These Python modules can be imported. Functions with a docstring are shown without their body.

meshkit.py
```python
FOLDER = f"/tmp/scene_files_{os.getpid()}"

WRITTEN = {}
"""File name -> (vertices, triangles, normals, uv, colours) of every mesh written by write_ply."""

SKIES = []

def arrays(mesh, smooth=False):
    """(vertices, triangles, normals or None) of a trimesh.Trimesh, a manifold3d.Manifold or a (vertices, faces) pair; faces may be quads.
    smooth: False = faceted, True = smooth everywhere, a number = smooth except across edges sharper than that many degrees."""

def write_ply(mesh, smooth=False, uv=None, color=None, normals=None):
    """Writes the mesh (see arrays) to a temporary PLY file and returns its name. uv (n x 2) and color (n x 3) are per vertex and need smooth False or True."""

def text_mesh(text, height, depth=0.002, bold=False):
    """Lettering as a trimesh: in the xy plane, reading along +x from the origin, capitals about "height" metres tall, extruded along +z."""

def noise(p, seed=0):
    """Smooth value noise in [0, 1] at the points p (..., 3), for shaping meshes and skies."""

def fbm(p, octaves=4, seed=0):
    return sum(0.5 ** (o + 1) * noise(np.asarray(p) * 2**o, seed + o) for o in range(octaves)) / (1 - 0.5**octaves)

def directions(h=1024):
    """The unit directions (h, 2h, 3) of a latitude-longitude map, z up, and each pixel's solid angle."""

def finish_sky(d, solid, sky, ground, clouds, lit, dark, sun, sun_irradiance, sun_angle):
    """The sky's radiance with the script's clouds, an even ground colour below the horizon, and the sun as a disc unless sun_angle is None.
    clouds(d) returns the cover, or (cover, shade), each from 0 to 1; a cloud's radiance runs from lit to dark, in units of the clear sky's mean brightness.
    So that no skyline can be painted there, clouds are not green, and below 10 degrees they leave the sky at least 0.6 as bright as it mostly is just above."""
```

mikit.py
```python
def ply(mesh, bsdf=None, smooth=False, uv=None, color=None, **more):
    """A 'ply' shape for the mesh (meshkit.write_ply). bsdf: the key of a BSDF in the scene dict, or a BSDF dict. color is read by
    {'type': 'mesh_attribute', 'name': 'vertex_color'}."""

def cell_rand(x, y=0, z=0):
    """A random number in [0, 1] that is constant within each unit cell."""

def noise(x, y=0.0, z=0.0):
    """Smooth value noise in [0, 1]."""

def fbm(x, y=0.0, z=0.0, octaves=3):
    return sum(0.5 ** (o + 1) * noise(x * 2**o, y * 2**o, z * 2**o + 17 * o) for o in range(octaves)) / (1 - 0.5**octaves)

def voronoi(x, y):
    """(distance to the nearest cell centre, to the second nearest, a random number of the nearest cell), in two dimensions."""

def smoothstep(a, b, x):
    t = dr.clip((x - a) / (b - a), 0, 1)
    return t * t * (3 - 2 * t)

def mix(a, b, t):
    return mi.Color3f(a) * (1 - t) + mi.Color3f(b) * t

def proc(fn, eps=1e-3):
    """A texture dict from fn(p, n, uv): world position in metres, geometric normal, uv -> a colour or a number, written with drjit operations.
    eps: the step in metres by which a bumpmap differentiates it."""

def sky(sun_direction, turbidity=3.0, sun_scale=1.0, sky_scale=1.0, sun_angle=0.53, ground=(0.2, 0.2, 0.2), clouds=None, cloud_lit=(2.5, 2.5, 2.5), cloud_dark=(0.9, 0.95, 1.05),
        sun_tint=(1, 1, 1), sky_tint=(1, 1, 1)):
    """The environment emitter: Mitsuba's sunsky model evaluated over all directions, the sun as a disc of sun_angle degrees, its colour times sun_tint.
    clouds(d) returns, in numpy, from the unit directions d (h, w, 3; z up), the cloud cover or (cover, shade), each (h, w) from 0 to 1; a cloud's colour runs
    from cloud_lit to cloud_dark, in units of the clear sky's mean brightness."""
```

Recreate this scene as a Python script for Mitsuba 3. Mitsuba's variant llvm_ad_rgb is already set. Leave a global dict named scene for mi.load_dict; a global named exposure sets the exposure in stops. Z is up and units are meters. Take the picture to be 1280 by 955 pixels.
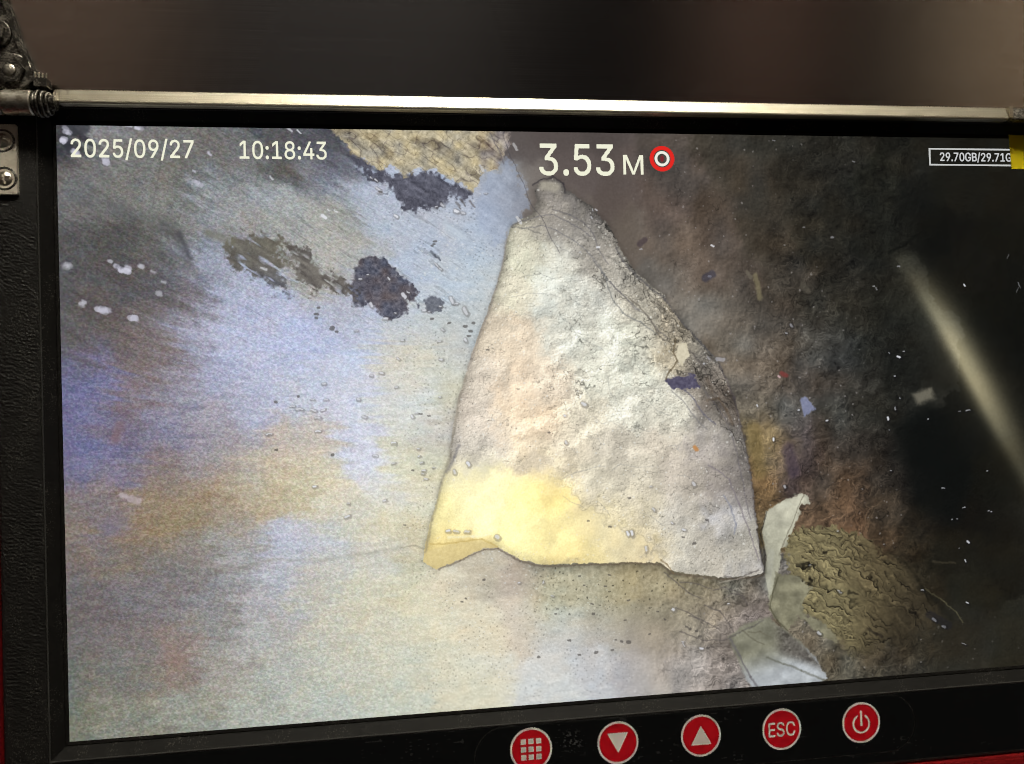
import math
import numpy as np
import drjit as dr
import mitsuba as mi
import trimesh
import manifold3d as m3
import shapely
from shapely.geometry import Polygon, Point, box as sbox
import meshkit
import mikit

T = mi.ScalarTransform4f
scene, labels = {'type': 'scene'}, {}
MM = 0.001

# ---------------------------------------------------------------- camera, lamps, exposure
exposure = 0.0
RIGHT, DOWN, FWD = ((0.990188, -0.136755, -0.028753), (-0.026770, 0.016316, -0.999508), (0.137157, 0.990471, 0.012495))
EYE = (67.0800, -181.3040, 67.8938)
M = np.eye(4)
M[:3, 0], M[:3, 1], M[:3, 2], M[:3, 3] = -np.array(RIGHT), -np.array(DOWN), np.array(FWD), np.array(EYE) * MM
scene['camera'] = {'type': 'perspective', 'fov': math.degrees(2 * math.atan(640 / 1050.0)), 'fov_axis': 'x', 'near_clip': 0.005, 'far_clip': 20.0, 'to_world': T(M.tolist())}
scene['dim_room_light'] = {'type': 'constant', 'radiance': {'type': 'rgb', 'value': [.0105, .0090, .0082]}}


def lamp(key, where, aim, w, h, rgb):
    """A rectangular lamp of w x h metres at a place in the room behind the viewer, shining towards aim."""
    scene[key] = {'type': 'rectangle', 'to_world': T().look_at(origin=list(where), target=list(aim), up=[0, 0, 1]) @ T().scale([w / 2, h / 2, 1]),
                  'bsdf': {'type': 'diffuse', 'reflectance': {'type': 'rgb', 'value': .5}},
                  'emitter': {'type': 'area', 'radiance': {'type': 'rgb', 'value': list(rgb)}}}


CASE = (.1, 0, .07)
lamp('ceiling_lamp', (.285, -.72, 1.28), CASE, .34, .34, (44, 41, 34))
lamp('amber_lamp', (1.13, -.86, .50), CASE, .56, .60, (.155, .090, .040))
lamp('red_lamp', (.67, -1.15, .55), CASE, .07, .6, (.11, .028, .008))
lamp('grey_lamp', (.03, -1.02, .55), CASE, .40, .6, (.036, .032, .030))
lamp('bedside_lamp', (-.34, -.95, .55), CASE, .26, .6, (.085, .048, .030))
for k, t in (('ceiling_lamp', 'square white ceiling lamp panel above and behind the viewer'), ('amber_lamp', 'wide dim amber lamp behind the viewer to the right'),
             ('red_lamp', 'narrow dim red lamp behind the viewer'), ('grey_lamp', 'dim grey shaded lamp behind the viewer'), ('bedside_lamp', 'dim brown shaded lamp behind the viewer to the left')):
    labels[k] = {'label': t, 'category': 'lamp'}

# ---------------------------------------------------------------- materials
NZ = mikit.noise


def rgb(*v):
    return {'type': 'rgb', 'value': list(v)}


def srgb(r, g, b):
    f = lambda c: c / 12.92 if c < .04045 else ((c + .055) / 1.055) ** 2.4
    return [f(v / 255) for v in (r, g, b)]


def mat(key, d):
    scene[key] = d


def plastic(key, base, rough, bump=None, scale=1.0, spec=.5, eps=5e-5):
    d = {'type': 'principled', 'base_color': base, 'roughness': rough, 'specular': spec}
    if bump is not None:
        d = {'type': 'bumpmap', 'arbitrary': mikit.proc(bump, eps), 'scale': scale, 'bsdf': d}
    mat(key, {'type': 'twosided', 'bsdf': d})


def leather(p, n, uv):
    """Moulded grain of the black plastic, about half a millimetre across."""
    x, y, z = p.x * 1000, p.y * 1000, p.z * 1000
    a = NZ(x * 2.6, y * 2.6, z * 2.6)
    b = NZ(x * 7.7 + 9, y * 7.7, z * 7.7)
    return (a * .7 + b * .3) * 0.00018


def dusty(p, n, uv):
    """Black plastic, with pale dust caught in its grain."""
    x, z = p.x * 1000, p.z * 1000
    s = mikit.smoothstep(.72, .9, NZ(x * 5.7, z * 5.7, 3)) * mikit.smoothstep(.4, .75, NZ(x * .35, z * .12, 5))
    return mikit.mix((.0105, .0100, .0094), (.075, .07, .06), s * .7)


def panel_black(p, n, uv):
    """Smooth black membrane with a few rubbed marks between the buttons."""
    x, z = p.x * 1000, p.z * 1000
    near = mikit.smoothstep(4.0, 1.0, dr.sqrt(dr.square(x - 102.4) + dr.square((z + 7.6) * 1.3)))
    s = mikit.smoothstep(.68, .8, NZ(x * 2.2 + z, z * 3.0, 7)) * near
    t = mikit.smoothstep(.83, .9, NZ(x * 1.1, z * 2.6, 17)) * mikit.smoothstep(.55, .75, NZ(x * .13, z * .2, 19))
    return mikit.mix((.0055, .006, .0065), (.10, .10, .10), dr.maximum(s * .6, t * .25))


def brushed(p, n, uv):
    x, y, z = p.x * 1000, p.y * 1000, p.z * 1000
    v = NZ(x * .02, y * 6, z * 6) * .5 + NZ(x * .07 + 40, y * 17, z * 17) * .5
    w = mikit.smoothstep(.80, .9, NZ(x * .045 + 3, y * 9 + 5, z * 3.3)) * .5
    c = .52 + .30 * v + w * .35
    return mi.Color3f(c, c * .975, c * .94)


def brushed_warm(p, n, uv):
    return brushed(p, n, uv) * mi.Color3f(1.0, .94, .78)


plastic('mat_grain_black', mikit.proc(dusty), .46, leather, 1.4)
plastic('mat_rail_black', mikit.proc(dusty), .55, leather, .5, spec=.12)
plastic('mat_panel_black', mikit.proc(panel_black), .28)
plastic('mat_edge_black', rgb(.05, .05, .047), .25)
plastic('mat_case_red', rgb(.22, .006, .008), .45, leather, .4)
plastic('mat_button_red', rgb(*srgb(205, 22, 36)), .5, spec=.25)
plastic('mat_button_white', rgb(*srgb(238, 228, 224)), .5, spec=.25)
plastic('mat_sticker', rgb(*srgb(250, 226, 28)), .6, spec=.2)
mat('mat_lid', {'type': 'twosided', 'bsdf': {'type': 'roughconductor', 'material': 'none', 'specular_reflectance': mikit.proc(brushed), 'alpha_u': .05, 'alpha_v': .12, 'distribution': 'beckmann'}})
mat('mat_lip', {'type': 'twosided', 'bsdf': {'type': 'roughconductor', 'material': 'none', 'specular_reflectance': mikit.proc(brushed_warm), 'alpha_u': .17, 'alpha_v': .20, 'distribution': 'ggx'}})


def worn(p, n, uv):
    x, y, z = p.x * 1000, p.y * 1000, p.z * 1000
    v = NZ(x * .8, y * .8, z * .8) * .6 + NZ(x * 3, y * 3, z * 3) * .4
    return mikit.mix((.50, .45, .36), (.80, .76, .66), mikit.smoothstep(.3, .65, v))


def pale_nickel(p, n, uv):
    return worn(p, n, uv) * .35 + mi.Color3f(.60, .555, .47)


def gunmetal(p, n, uv):
    x, y, z = p.x * 1000, p.y * 1000, p.z * 1000
    v = NZ(x * .9, y * .9, z * .9) * .5 + NZ(x * 3.3, y * 3.3, z * 3.3) * .5
    return mikit.mix((.08, .075, .066), (.40, .375, .33), mikit.smoothstep(.35, .8, v))


mat('mat_steel', {'type': 'twosided', 'bsdf': {'type': 'principled', 'base_color': mikit.proc(worn), 'metallic': 1.0, 'roughness': .42}})
mat('mat_nickel', {'type': 'twosided', 'bsdf': {'type': 'principled', 'base_color': mikit.proc(pale_nickel), 'metallic': .3, 'roughness': .45}})
mat('mat_dark_steel', {'type': 'twosided', 'bsdf': {'type': 'principled', 'base_color': mikit.proc(gunmetal), 'metallic': 1.0, 'roughness': .46}})
mat('mat_glass', {'type': 'plastic', 'diffuse_reflectance': rgb(.004, .004, .005), 'specular_reflectance': rgb(.12, .12, .14), 'int_ior': 1.4})

# ---------------------------------------------------------------- mesh helpers (all lengths in millimetres; x right, y away from the viewer, z up)
used = {}


def key_for(name, parent=None):
    k = f'{parent}__{name}' if parent else name
    n = used.get(k, 0)
    used[k] = n + 1
    return k if n == 0 else f'{k}_{n:03d}'


def put(name, mesh, m, parent=None, smooth=30, **more):
    k = key_for(name, parent)
    if hasattr(mesh, 'to_mesh'):
        q = mesh.to_mesh()
        mesh = trimesh.Trimesh(q.vert_properties[:, :3], q.tri_verts, process=False)
    mesh = mesh.copy()
    if m in ('mat_lid', 'mat_lip'):          # the brush marks run along x
        tri = mesh.triangles
        mesh = trimesh.Trimesh(tri.reshape(-1, 3), np.arange(len(tri) * 3).reshape(-1, 3), process=False)
        q = mesh.vertices
        more['uv'] = np.c_[q[:, 0], q[:, 2] - q[:, 1] * .37] * .01
        smooth = False
    mesh.apply_scale(MM)
    scene[k] = mikit.ply(mesh, m, smooth=smooth, **more)
    return k


def tag(k, label, category=None, **more):
    labels[k] = {'label': label, **({'category': category} if category else {}), **more}


def rings(seq, closed=True):
    """A surface through rectangles ((left, bottom, right, top), y), one after the other, with mitred corners."""
    v, f = [], []
    for (l, b, r, t), y in seq:
        v += [(l, y, b), (r, y, b), (r, y, t), (l, y, t)]
    for i in range(len(seq) - 1):
        for j in range(4):
            a, c = i * 4 + j, i * 4 + (j + 1) % 4
            f += [(a, c, c + 4), (a, c + 4, a + 4)]
    return trimesh.Trimesh(np.array(v, float), np.array(f), process=False)


def rail(seq, side):
    """One of the four sides of such a frame (0 bottom, 1 right, 2 top, 3 left), closed at its mitres."""
    pts = []
    for (l, b, r, t), y in seq:
        c = [(l, y, b), (r, y, b), (r, y, t), (l, y, t)]
        pts.append((c[side], c[(side + 1) % 4]))
    n = len(pts)
    v = np.array([p for q in pts for p in q], float)
    f = []
    for i in range(n):
        a, b = 2 * i, 2 * ((i + 1) % n)
        f += [(a, a + 1, b + 1), (a, b + 1, b)]
    for i in range(1, n - 1):
        f += [(0, 2 * i, 2 * i + 2), (1, 2 * i + 3, 2 * i + 1)]
    m = trimesh.Trimesh(v, np.array(f), process=False)
    m.fix_normals()
    return m


def up(poly, y0, y1):
    """A flat outline (x, z) given thickness from y0 (front) to y1 (back)."""
    parts = [trimesh.creation.extrude_polygon(g, y1 - y0, engine='earcut') for g in getattr(poly, 'geoms', [poly])]
    m = trimesh.util.concatenate(parts)
    v = m.vertices
    m.vertices = np.c_[v[:, 0], y1 - v[:, 2], v[:, 1]]
    return m


def soft_plate(poly, y0, y1, r):
    """As up(), with its front edge chamfered by r."""
    layers = [(y1, poly), (y0 + r, poly), (y0, poly.buffer(-r))]
    hull = m3.Manifold()
    cs = lambda p, h: m3.Manifold.extrude(m3.CrossSection([np.array(p.exterior.coords)[:-1]] + [np.array(i.coords)[:-1] for i in p.interiors], m3.FillRule.EvenOdd), h)
    base = cs(poly, y1 - y0 - r)
    steps = 3
    out = base
    for i in range(steps):
        a = (i + 1) / steps
        out = out + cs(poly.buffer(-r * (1 - math.sqrt(max(0, 1 - a * a)))), y1 - y0 - r + r * a)
    q = out.to_mesh()
    v = q.vert_properties[:, :3]
    m = trimesh.Trimesh(np.c_[v[:, 0], y1 - v[:, 2], v[:, 1]], q.tri_verts, process=False)
    m.fix_normals()
    return m


def disc(x, z, r):
    return Point(x, z).buffer(r, 48)


def lathe_y(profile, x, z, seg=40):
    """Turns (radius, y) points about an axis along y."""
    m = trimesh.creation.revolve(np.array([(r, -y) for r, y in profile], float), sections=seg)
    v = m.vertices
    m.vertices = np.c_[v[:, 0] + x, -v[:, 2], v[:, 1] + z]
    m.fix_normals()
    return m


def lathe_x(profile, y, z, seg=40):
    """Turns (radius, x) points about an axis along x."""
    m = trimesh.creation.revolve(np.array([(r, x) for r, x in profile], float), sections=seg)
    v = m.vertices
    m.vertices = np.c_[v[:, 2], v[:, 0] + y, v[:, 1] + z]
    m.fix_normals()
    return m


def torus(R, r, axis, at):
    m = trimesh.creation.torus(R, r, major_sections=48, minor_sections=14)
    v = m.vertices
    v = np.c_[v[:, 2], v[:, 0], v[:, 1]] if axis == 'x' else np.c_[v[:, 0], v[:, 2], v[:, 1]]
    m.vertices = v + np.array(at)
    m.fix_normals()
    return m


def words(text, x0, x1, z, cap, y=-.14, depth=.1, fat=0.0):
    """Lettering from x0 to x1 on the line z, its strokes fattened by 2 x fat."""
    m = meshkit.text_mesh(text, cap, depth)
    tri = m.triangles[(m.face_normals[:, 2] > .9)]
    m = up(shapely.union_all([Polygon(t[:, :2]) for t in tri]).buffer(.002).buffer(fat - .002), 0, depth)
    m.vertices = np.c_[m.vertices[:, 0], m.vertices[:, 2], depth - m.vertices[:, 1]]
    v = m.vertices.copy()
    v[:, 0] = x0 + (v[:, 0] - v[:, 0].min()) / np.ptp(v[:, 0]) * (x1 - x0)
    m.vertices = np.c_[v[:, 0], y + depth - v[:, 2], v[:, 1] + z]
    m.fix_normals()
    return m


W, H = 222.2, 125.0
MON = 'inspection_monitor'
tag(MON, 'black pipe inspection monitor with a lit screen, red round buttons and a hinged steel lid', 'monitor')

# ---------------------------------------------------------------- housing: rails round the screen, front plate, control strip
off = lambda o: (-o, -o, W + o, H + o)
RAIL = [(off(0), -.25), (off(.55), -.40), (off(.75), -.25), (off(.95), -.55), (off(2.55), -2.05), (off(2.75), -2.22), (off(2.75), 1.5), (off(0), 1.5)]
for side in range(4):
    put('bezel_rail', rail(RAIL, side), 'mat_rail_black', MON, smooth=25)
LIP = [(off(2.76), -2.15), (off(2.80), -2.30), (off(2.92), -2.36), (off(3.05), -2.30), (off(3.09), -2.15), (off(3.09), 1.5), (off(2.76), 1.5)]
put('bezel_edge', trimesh.util.concatenate([rail(LIP, s) for s in range(4)]), 'mat_edge_black', MON, smooth=40)
HL, HB, HR, HT = -11.55, -19.4, 233.5, 131.5
big = lambda o: (HL + o, HB + o, HR - o, HT - o)
put('housing', rings([(off(3.10), 1.0), (off(3.10), -2.10), (off(3.2), -2.20), (big(.7), -2.20), (big(.3), -2.08), (big(.08), -1.8), (big(0), -1.4), (big(0), 26), ((100, 50, 101, 51), 26)]), 'mat_grain_black', MON, smooth=False)
strip = shapely.union_all([disc(176.15, -9.85, 6.35), disc(88.0, -9.85, 6.35), sbox(88.0, -16.2, 176.15, -3.5)])
put('control_panel', soft_plate(strip, -2.38, -2.15, .12), 'mat_panel_black', MON, smooth=25)
panel2 = sbox(HL + 1.2, HB + .9, 226.0, -3.25).difference(strip.buffer(.18))
put('front_film', up(panel2, -2.29, -2.19), 'mat_panel_black', MON, smooth=False)

# ---------------------------------------------------------------- buttons
Y0 = -2.38


def button(x, z, symbol, label):
    k = put('button', soft_plate(disc(x, z, 4.12), Y0 - .10, Y0 + .05, .04), 'mat_button_red', MON, smooth=25)
    tag(k, label)
    put('ring', up(disc(x, z, 4.58).difference(disc(x, z, 4.14)), Y0 - .13, Y0 + .05), 'mat_button_white', k, smooth=False)
    put('symbol', symbol, 'mat_button_white', k, smooth=False)


def flat(p):
    return up(p, Y0 - .13, Y0 - .09)


def tri(x, z, w, h, s):
    return Polygon([(x - w / 2, z - s * h * .5), (x + w / 2, z - s * h * .5), (x, z + s * h * .5)]).buffer(-.12).buffer(.12)


bx, bz = [93.7, 112.8, 131.6, 150.4, 169.4], [-8.55, -8.8, -8.85, -9.0, -9.1]
grid = shapely.union_all([sbox(bx[0] - .58 + i * 1.64, bz[0] - .58 + j * 1.68, bx[0] + .58 + i * 1.64, bz[0] + .58 + j * 1.68) for i in (-1, 0, 1) for j in (-1, 0, 1)])
button(bx[0], bz[0], flat(grid), 'red round button with nine small white squares')
button(bx[1], bz[1], flat(tri(bx[1], bz[1] - .05, 4.7, 4.4, -1)), 'red round button with a white triangle pointing down')
button(bx[2], bz[2], flat(tri(bx[2], bz[2] + .1, 4.7, 4.2, 1)), 'red round button with a white triangle pointing up')
button(bx[3], bz[3], words('ESC', bx[3] - 3.15, bx[3] + 3.15, bz[3] - 1.55, 3.1, Y0 - .13, .04, .05), 'red round button reading ESC')
arc = disc(bx[4], bz[4] - .25, 2.16).difference(disc(bx[4], bz[4] - .25, 1.72)).difference(sbox(bx[4] - .85, bz[4], bx[4] + .85, bz[4] + 4))
bar = sbox(bx[4] - .26, bz[4] - .7, bx[4] + .26, bz[4] + 2.7).buffer(.0)
button(bx[4], bz[4], flat(shapely.union_all([arc, bar])), 'red round button with a white power symbol')

# ---------------------------------------------------------------- the steel lid with its bright folded edge
lid_out = sbox(-34, 131.2, 262, 215)
lid_mesh = up(lid_out, -2.9, -1.7)
lean = lid_mesh.vertices
lid_mesh.vertices = np.c_[lean[:, 0], lean[:, 1] - (lean[:, 2] - 131.2) * math.tan(math.radians(5)), lean[:, 2]]
lid = put('lid', lid_mesh, 'mat_lid', MON, smooth=False)
tag(lid, 'brushed dark steel lid standing open above the screen')
prof = []
for a in np.linspace(70, 21, 5):
    prof.append((-3.0 - 1.1 + .55 - .55 * math.cos(math.radians(a)), 131.0 - .0 + .55 * math.sin(math.radians(a)) - .5))
n21 = (math.cos(math.radians(21)), math.sin(math.radians(21)))
y1, z1 = prof[-1]
prof.append((y1 - 2.45 * n21[1], z1 - 2.45 * n21[0]))
y2, z2 = prof[-1]
for a in (0, -30, -60, -90):
    prof.append((y2 + .35 - .35 * math.cos(math.radians(a)) * 1.0, z2 - .2 + .35 * math.sin(math.radians(a))))
prof += [(prof[-1][0] + 1.6, prof[-1][1]), (-2.95, 130.9), (-2.95, 131.05)]
prof = np.array(prof)


def lip_mesh(x0, x1, corner):
    xs = [x0, x0 + .25, x0 + .7, x0 + 1.5, x1] if corner else [x0, x1]
    sh = [1.0, .5, .2, 0, 0] if corner else [0, 0]
    v, n = [], len(prof)
    zt = prof[:, 1].max()
    for x, s in zip(xs, sh):
        q = prof.copy()
        k = np.clip((zt - q[:, 1]) / (zt - prof[:, 1].min()), 0, 1)
        q[:, 1] += s * 1.3 * k * k
        q[:, 0] += s * .5
        v += [(x, a, b) for a, b in q]
    f = []
    for i in range(len(xs) - 1):
        for j in range(n):
            a, b = i * n + j, i * n + (j + 1) % n
            f += [(a, b, b + n), (a, b + n, a + n)]
    for base, flip in ((0, 1), ((len(xs) - 1) * n, 0)):
        for j in range(1, n - 1):
            t = (base, base + j, base + j + 1)
            f.append(t[::-1] if flip else t)
    m = trimesh.Trimesh(np.array(v), np.array(f), process=False)
    m.fix_normals()
    return m


tag(put('folded_edge', lip_mesh(1.0, 209.6, True), 'mat_lip', lid, smooth=28), 'bright bare steel edge folded out along the foot of the lid')
put('edge_clip', lip_mesh(210.6, 232, False), 'mat_dark_steel', lid, smooth=28)
put('edge_stop', trimesh.creation.box([.9, 2.2, 2.6], T_ := trimesh.transformations.translation_matrix([210.1, -4.2, 129.6])), 'mat_lip', lid, smooth=False)

# ---------------------------------------------------------------- the hinge at the upper left
HG = put('hinge', soft_plate(sbox(-26, 110.1, -6.35, 124.1).buffer(-.4).buffer(.4), -3.2, -2.2, .25), 'mat_nickel', MON, smooth=30)
tag(HG, 'worn steel hinge with bolted link arm at the left end of the lid')


def screw(x, z, turn):
    ring = lathe_y([(2.35, -2.9), (2.35, -3.22), (2.05, -3.30), (1.85, -3.15), (1.75, -2.9)], x, z)
    hm = m3.Manifold.sphere(2.15, 72).translate([x, -1.62, z]) ^ m3.Manifold.cylinder(1.2, 1.62, 1.62, 48).rotate([90, 0, 0]).translate([x, -2.7, z])
    for a in (0, 90):
        c = m3.Manifold.cube([2.3, .9, .5], True).rotate([0, a + turn, 0]).translate([x, -3.6, z])
        hm = hm - c
    k = put('screw', hm, 'mat_steel', HG, smooth=25)
    put('washer', ring, 'mat_dark_steel', k, smooth=30)


screw(-8.9, 120.75, 20)
screw(-8.65, 113.2, -12)
# knuckle and pin
put('knuckle', lathe_x([(0, -7.4), (2.2, -7.4), (2.42, -7.15), (2.42, -2.2), (2.2, -1.95), (0, -1.95)], -5.6, 127.55), 'mat_steel', HG, smooth=30)
put('knuckle', lathe_x([(0, -22), (2.42, -22), (2.42, -7.95), (2.2, -7.7), (0, -7.7)], -5.6, 127.55), 'mat_steel', HG, smooth=30)
put('pin', lathe_x([(0, -24), (1.5, -24), (1.5, 2.2), (0, 2.2)], -5.6, 127.55), 'mat_dark_steel', HG, smooth=30)
for i, (x, R) in enumerate([(-1.45, 2.05), (-.75, 2.35), (.15, 2.25), (.95, 1.9)]):
    put('coil', torus(R, .36, 'x', (x, -5.6, 127.4)), 'mat_dark_steel', HG, smooth=True)
put('collar', soft_plate(sbox(-1.6, 130.6, .85, 132.3).buffer(-.2).buffer(.2), -6.6, -4.2, .2), 'mat_dark_steel', HG, smooth=30)
for i, x in enumerate([-1.45, -.75, -.05, .6]):
    put('tooth', trimesh.creation.capsule(height=2.1 - .2 * i, radius=.24, transform=trimesh.transformations.translation_matrix([x, -6.0, 132.3])), 'mat_steel', HG, smooth=True)
# the link arm with its two bolts
arm = Polygon([(-26, 152), (-8.9, 150.2), (-7.9, 149.3), (-6.2, 147.0), (-5.5, 144.4), (-4.6, 140.6), (-3.0, 136.6), (-2.2, 134.2), (-1.6, 132.4), (-2.2, 131.4), (-4.2, 130.6), (-9.0, 130.4), (-26, 130.4)]).buffer(-.4).buffer(.8).buffer(-.4)
put('link_arm', soft_plate(arm, -5.2, -3.3, .5), 'mat_dark_steel', HG, smooth=30)
rim = arm.buffer(-.1).difference(arm.buffer(-.75)).intersection(sbox(-30, 130.9, 0, 160))
put('arm_flange', up(rim, -5.9, -5.1), 'mat_dark_steel', HG, smooth=False)


def bolt(x, z, r, turn):
    w = lathe_y([(r * .95, -5.0), (r, -5.3), (r, -5.75), (r * .93, -5.9), (r * .62, -5.9), (r * .6, -5.0)], x, z, 48)
    k = put('bolt', w, 'mat_dark_steel', HG, smooth=30)
    hexa = Polygon([(x + r * .72 * math.cos(math.radians(60 * i + turn)), z + r * .72 * math.sin(math.radians(60 * i + turn))) for i in range(6)])
    put('nut', soft_plate(hexa.difference(disc(x, z, r * .34)), -7.0, -5.7, .3), 'mat_dark_steel', k, smooth=30)
    put('stud', lathe_y([(0, -7.35), (r * .2, -7.3), (r * .3, -7.1), (r * .33, -6.8), (r * .33, -5.5), (0, -5.5)], x, z), 'mat_steel', k, smooth=30)


bolt(-5.8, 133.55, 3.7, 8)
bolt(-8.6, 141.2, 2.75, 22)
put('rivet', lathe_y([(0, -6.7), (.5, -6.6), (.8, -6.2), (.95, -5.0), (0, -5.0)], -7.6, 148.3), 'mat_steel', HG, smooth=30)

# ---------------------------------------------------------------- the red case the monitor sits in
RC = 'red_case'
tag(RC, 'red plastic carrying case whose rim shows below and beside the black monitor', 'case')
g = .25
rim = sbox(HL - 13, HB - 15, HR + 13, 128.0).buffer(-3).buffer(3).difference(sbox(HL - g, HB - g, HR + g, 140))
put('rim', soft_plate(rim, -3.3, 24, .6), 'mat_case_red', RC, smooth=30)
put('shell', up(sbox(HL - 13, HB - 15, HR + 13, 128.0).buffer(-3).buffer(3), 26.1, 60), 'mat_case_red', RC, smooth=25)

# ---------------------------------------------------------------- the yellow sticker at the screen's upper right
path = [(213.3, -.62), (214.6, -.50), (216, -.42), (221.8, -.42), (222.4, -.55), (224.9, -2.45), (225.6, -2.56), (234, -2.56)]
v = []
for x, y in path:
    lean = (x - 214) * 0
    v += [(x - .25, y, 125.75), (x + .12, y, 117.6)]
top = trimesh.Trimesh(np.array(v, float), np.array([f for i in range(len(path) - 1) for f in ((2 * i, 2 * i + 1, 2 * i + 3), (2 * i, 2 * i + 3, 2 * i + 2))]), process=False)
bot = top.copy()
bot.vertices = bot.vertices + [0, .12, 0]
bot.invert()
n = len(v)
loop = [2 * i for i in range(len(path))] + [2 * i + 1 for i in range(len(path) - 1, -1, -1)]
sidef = [q for a, b in zip(loop, loop[1:] + loop[:1]) for q in ((a, b, b + n), (a, b + n, a + n))]
stk = trimesh.Trimesh(np.vstack([top.vertices, bot.vertices]), np.vstack([top.faces, bot.faces + n, np.array(sidef)]), process=False)
stk.fix_normals()
tag(put('yellow_sticker', stk, 'mat_sticker', smooth=20), 'yellow paper sticker at the upper right corner of the lit screen', 'sticker')

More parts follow.
